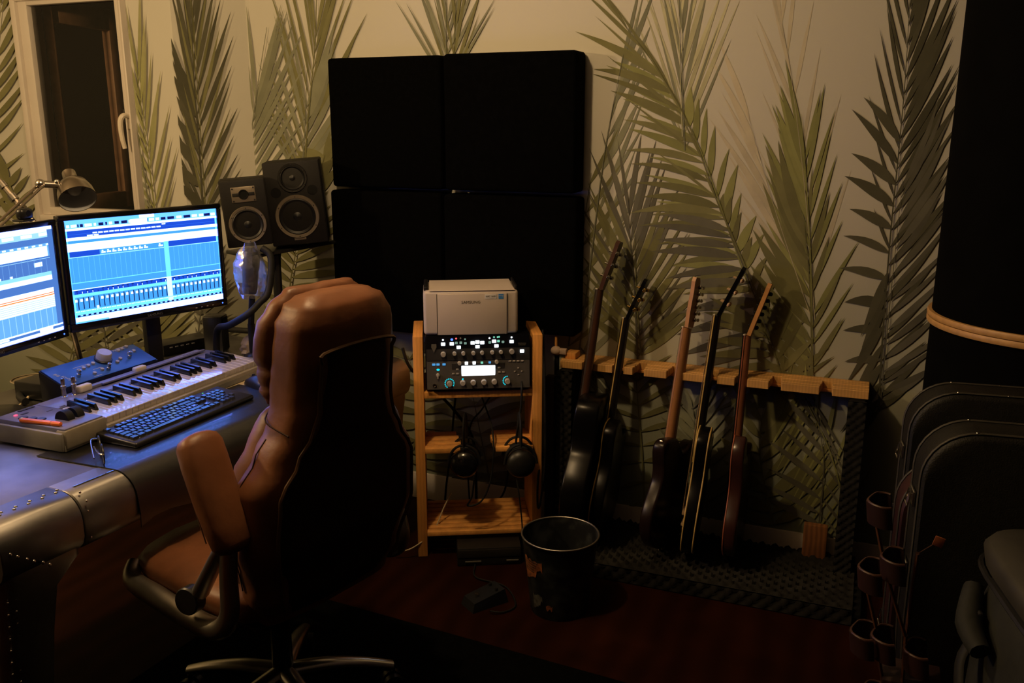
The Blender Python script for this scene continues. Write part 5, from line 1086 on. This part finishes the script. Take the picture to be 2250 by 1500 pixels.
MB().tube([(-.20, .17, .72), (-.225, .10, .68), (-.222, .04, .66)], [.018, .024, .018], 10, smooth=4).build('strap_roll', bagm, bg, 60)
MB().box((-.208, .12, .68), (.012, .05, .05), bev=.006).build('buckle', black, bg)
# folding wooden rack with curved dark red cradles
FY = -1.32
fr = thing('folding_rack', 'folding rack of thin orange wooden slats with curved dark red cradles', 'rack', (.11, FY, 0)); flo = fr.location
slm = mat('orange_slat', (.075, .024, .007), .55, noise=(40, .3)); crm = mat('red_leather_cradle', (.018, .005, .004), .5)
def fp(x, y, d=0): return ony(x, y, FY + d) - flo
for a, b, d in (((1921, 1125), (1942, 1235), 0), ((1948, 1262), (1988, 1395), 0), ((2016, 1215), (1990, 1400), .02), ((1902, 1280), (1926, 1385), .01), ((1990, 1395), (1978, 1560), .0), ((1930, 1440), (1950, 1560), .01)):
    MB().tube([fp(*a, d), fp(*b, d)], .008, 8, flat=(1, .5)).build('slat', slm, fr)
for x, y in ((1943, 1100), (1972, 1222), (1922, 1245), (1904, 1385), (1950, 1395), (2022, 1425), (1925, 1520)):
    c0 = fp(x, y, -.01); rings = []
    for i in range(15):
        a = R(-115 + 230 * i / 14); k = 1 + .12 * math.sin(i * .9)
        c = c0 + Vector((-.030 * math.cos(a) * k, -.042 * math.sin(a), .0)); d = Vector((-math.cos(a), -math.sin(a), 0)) * .004
        rings.append([c, c + d, c + d + Vector((.006, 0, -.045)), c + Vector((.006, 0, -.045))])
    cr_ = MB().loft(rings).build('cradle', crm, fr, 50); MB().tube([r_[0] + Vector((0, 0, .001)) for r_ in rings], .0026, 6).build('cradle_lip', mat('tan_lip', (.055, .022, .015), .45), cr_)
for x in (.03, .09): MB().box((x, .04, .19), (.02, .03, .38), bev=.003).build('upright', mat('dark_red_board', (.02, .006, .004), .6), fr)
MB().box((.06, .04, .395), (.12, .10, .02), bev=.003).build('crossbar', mat('dark_red_board', (.02, .006, .004)), fr)
tg = fp(2063, 1190, .03); MB().box(tuple(tg), (.02, .004, .022), rot=(0, R(15), 0), bev=.001).build('tag', mat('orange_tag', (.28, .075, .02), .6), fr)
MB().cyl(tg + Vector((0, .004, 0)), fp(2018, 1215, .03), .0012, n=5).build('tag_string', slm, fr)
# small things at the far end of the desk
pk = thing('paper_bundle', 'crumpled cream paper bundle with a dark hole at the far end of the desk', 'paper', onz(562, 768, DZ + .02) * 1.0); pk.location.z = DZ
rings = []; rp = random.Random(4)
for i in range(8):
    u = i / 7; r_ = .045 * math.sin(math.pi * (.18 + .7 * u)) ** .6; rings.append([Vector(((r_ + rp.uniform(-.008, .008)) * math.cos(2 * math.pi * j / 14), (r_ * 1.5 + rp.uniform(-.008, .008)) * math.sin(2 * math.pi * j / 14), .075 * u)) for j in range(14)])
MB().loft(rings).build('wrapping', mat('cream_paper', (.30, .23, .13), .8, noise=(12, .3)), pk, 30); MB().lathe([(0, .001), (.014, .001), (.017, .003), (.019, 0)], 16, (.043, -.02, .03), (1, -.5, .1)).build('core_hole', blackm, pk)
sp_ = onz(70, 835, DZ + .01); sc = thing('saucer', 'beige round saucer behind the music keyboard', 'saucer', (sp_.x, sp_.y, DZ))
MB().lathe([(0, .004), (.035, .004), (.06, .014), (.062, .014), (.036, .0), (0, 0)], 28).build('dish', mat('beige_ceramic', (.25, .20, .13), .4), sc, 50); MB().lathe([(.058, .0155), (.0605, .017), (.063, .0145)], 28).build('rim', mat('beige_rim', (.3, .24, .16), .4), sc, 50)
def dcable(label, px, r, m, z=.012):
    P = [onz(x, y, DZ + z_) for x, y, z_ in px]; o = P[-1].copy(); o.z = DZ; ob = MB().tube([p - o for p in P], r, 7, smooth=6).build('cable', m, None, 60); ob.location = o; return tag(ob, label, 'cable')
dcable('cream white cable curving down beside the blue controller', [(80, 845, .05), (70, 862, .02), (55, 880, .006), (38, 895, .005)], .004, mat('cream_cable', (.5, .4, .25)))
cb_ = [Vector((-2.30, -1.40, .774)), Vector((-2.36, -1.37, .774)), Vector((-2.425, -1.30, .774)), Vector((-2.435, -1.22, .774)), Vector((-2.435, -1.14, .773))]; ob_ = MB().tube([p - Vector((-2.435, -1.14, DZ)) for p in cb_], .011, 8, smooth=6).build('cable', rubber, None, 60); ob_.location = (-2.435, -1.14, DZ); tag(ob_, 'thick black lead lying on the desk behind the blue controller', 'cable')
dcable('black leads trailing over the far end of the desk', [(470, 720, .01), (540, 726, .03), (600, 728, .02), (625, 742, .01)], .012, rubber)

ai = thing('audio_interface', 'low black audio interface with a red lamp behind the blue controller', 'audio interface', (-2.335, -1.225, DZ), R(2))
MB().box((0, 0, .03), (.13, .26, .052), bev=.004).build('case', black, ai)
for y in (-.1, .1): MB().box((0, y, .003), (.1, .03, .007), bev=.001, seg=1).build('foot', rubber, ai)
MB().ball((.066, -.11, .035), (.002, .004, .004), 8).build('red_lamp', emit('red_lamp', (1, .08, .03), 1.5), ai)
for k in range(4): MB().lathe([(.009, 0), (.008, .010), (0, .011)], 12, (.066, -.06 + k * .04, .03), (1, 0, 0)).build('knob', rubber, ai)

bx_ = thing('black_box', 'upright black box on the desk between the monitor and the wrapped microphone', 'box', onz(478, 772, DZ), R(20)); bx_.location.z = DZ
MB().box((0, 0, .07), (.07, .07, .138), bev=.006).build('case', black, bx_); MB().box((.036, 0, .07), (.003, .055, .12), bev=.001).build('front_plate', blackm, bx_)
MB().ball((.038, -.02, .10), (.0015, .0025, .0025), 6).build('white_lamp', emit('white_pin_light', (1, .95, .9), 1.2), bx_)
tr = thing('rack_tray', 'low black rack unit lying on the desk under the monitor that shows faders', 'rack unit', onz(400, 768, DZ), R(72)); tr.location.z = DZ
MB().box((0, 0, .022), (.20, .10, .040), bev=.004).build('case', black, tr)
for x in (-.07, .07): MB().box((x, 0, .002), (.02, .08, .005), bev=.001, seg=1).build('foot', rubber, tr)
for k in range(5): MB().box((-.07 + k * .022, -.051, .03), (.012, .002, .004), bev=.0005, seg=1).build('marking', pm, tr)
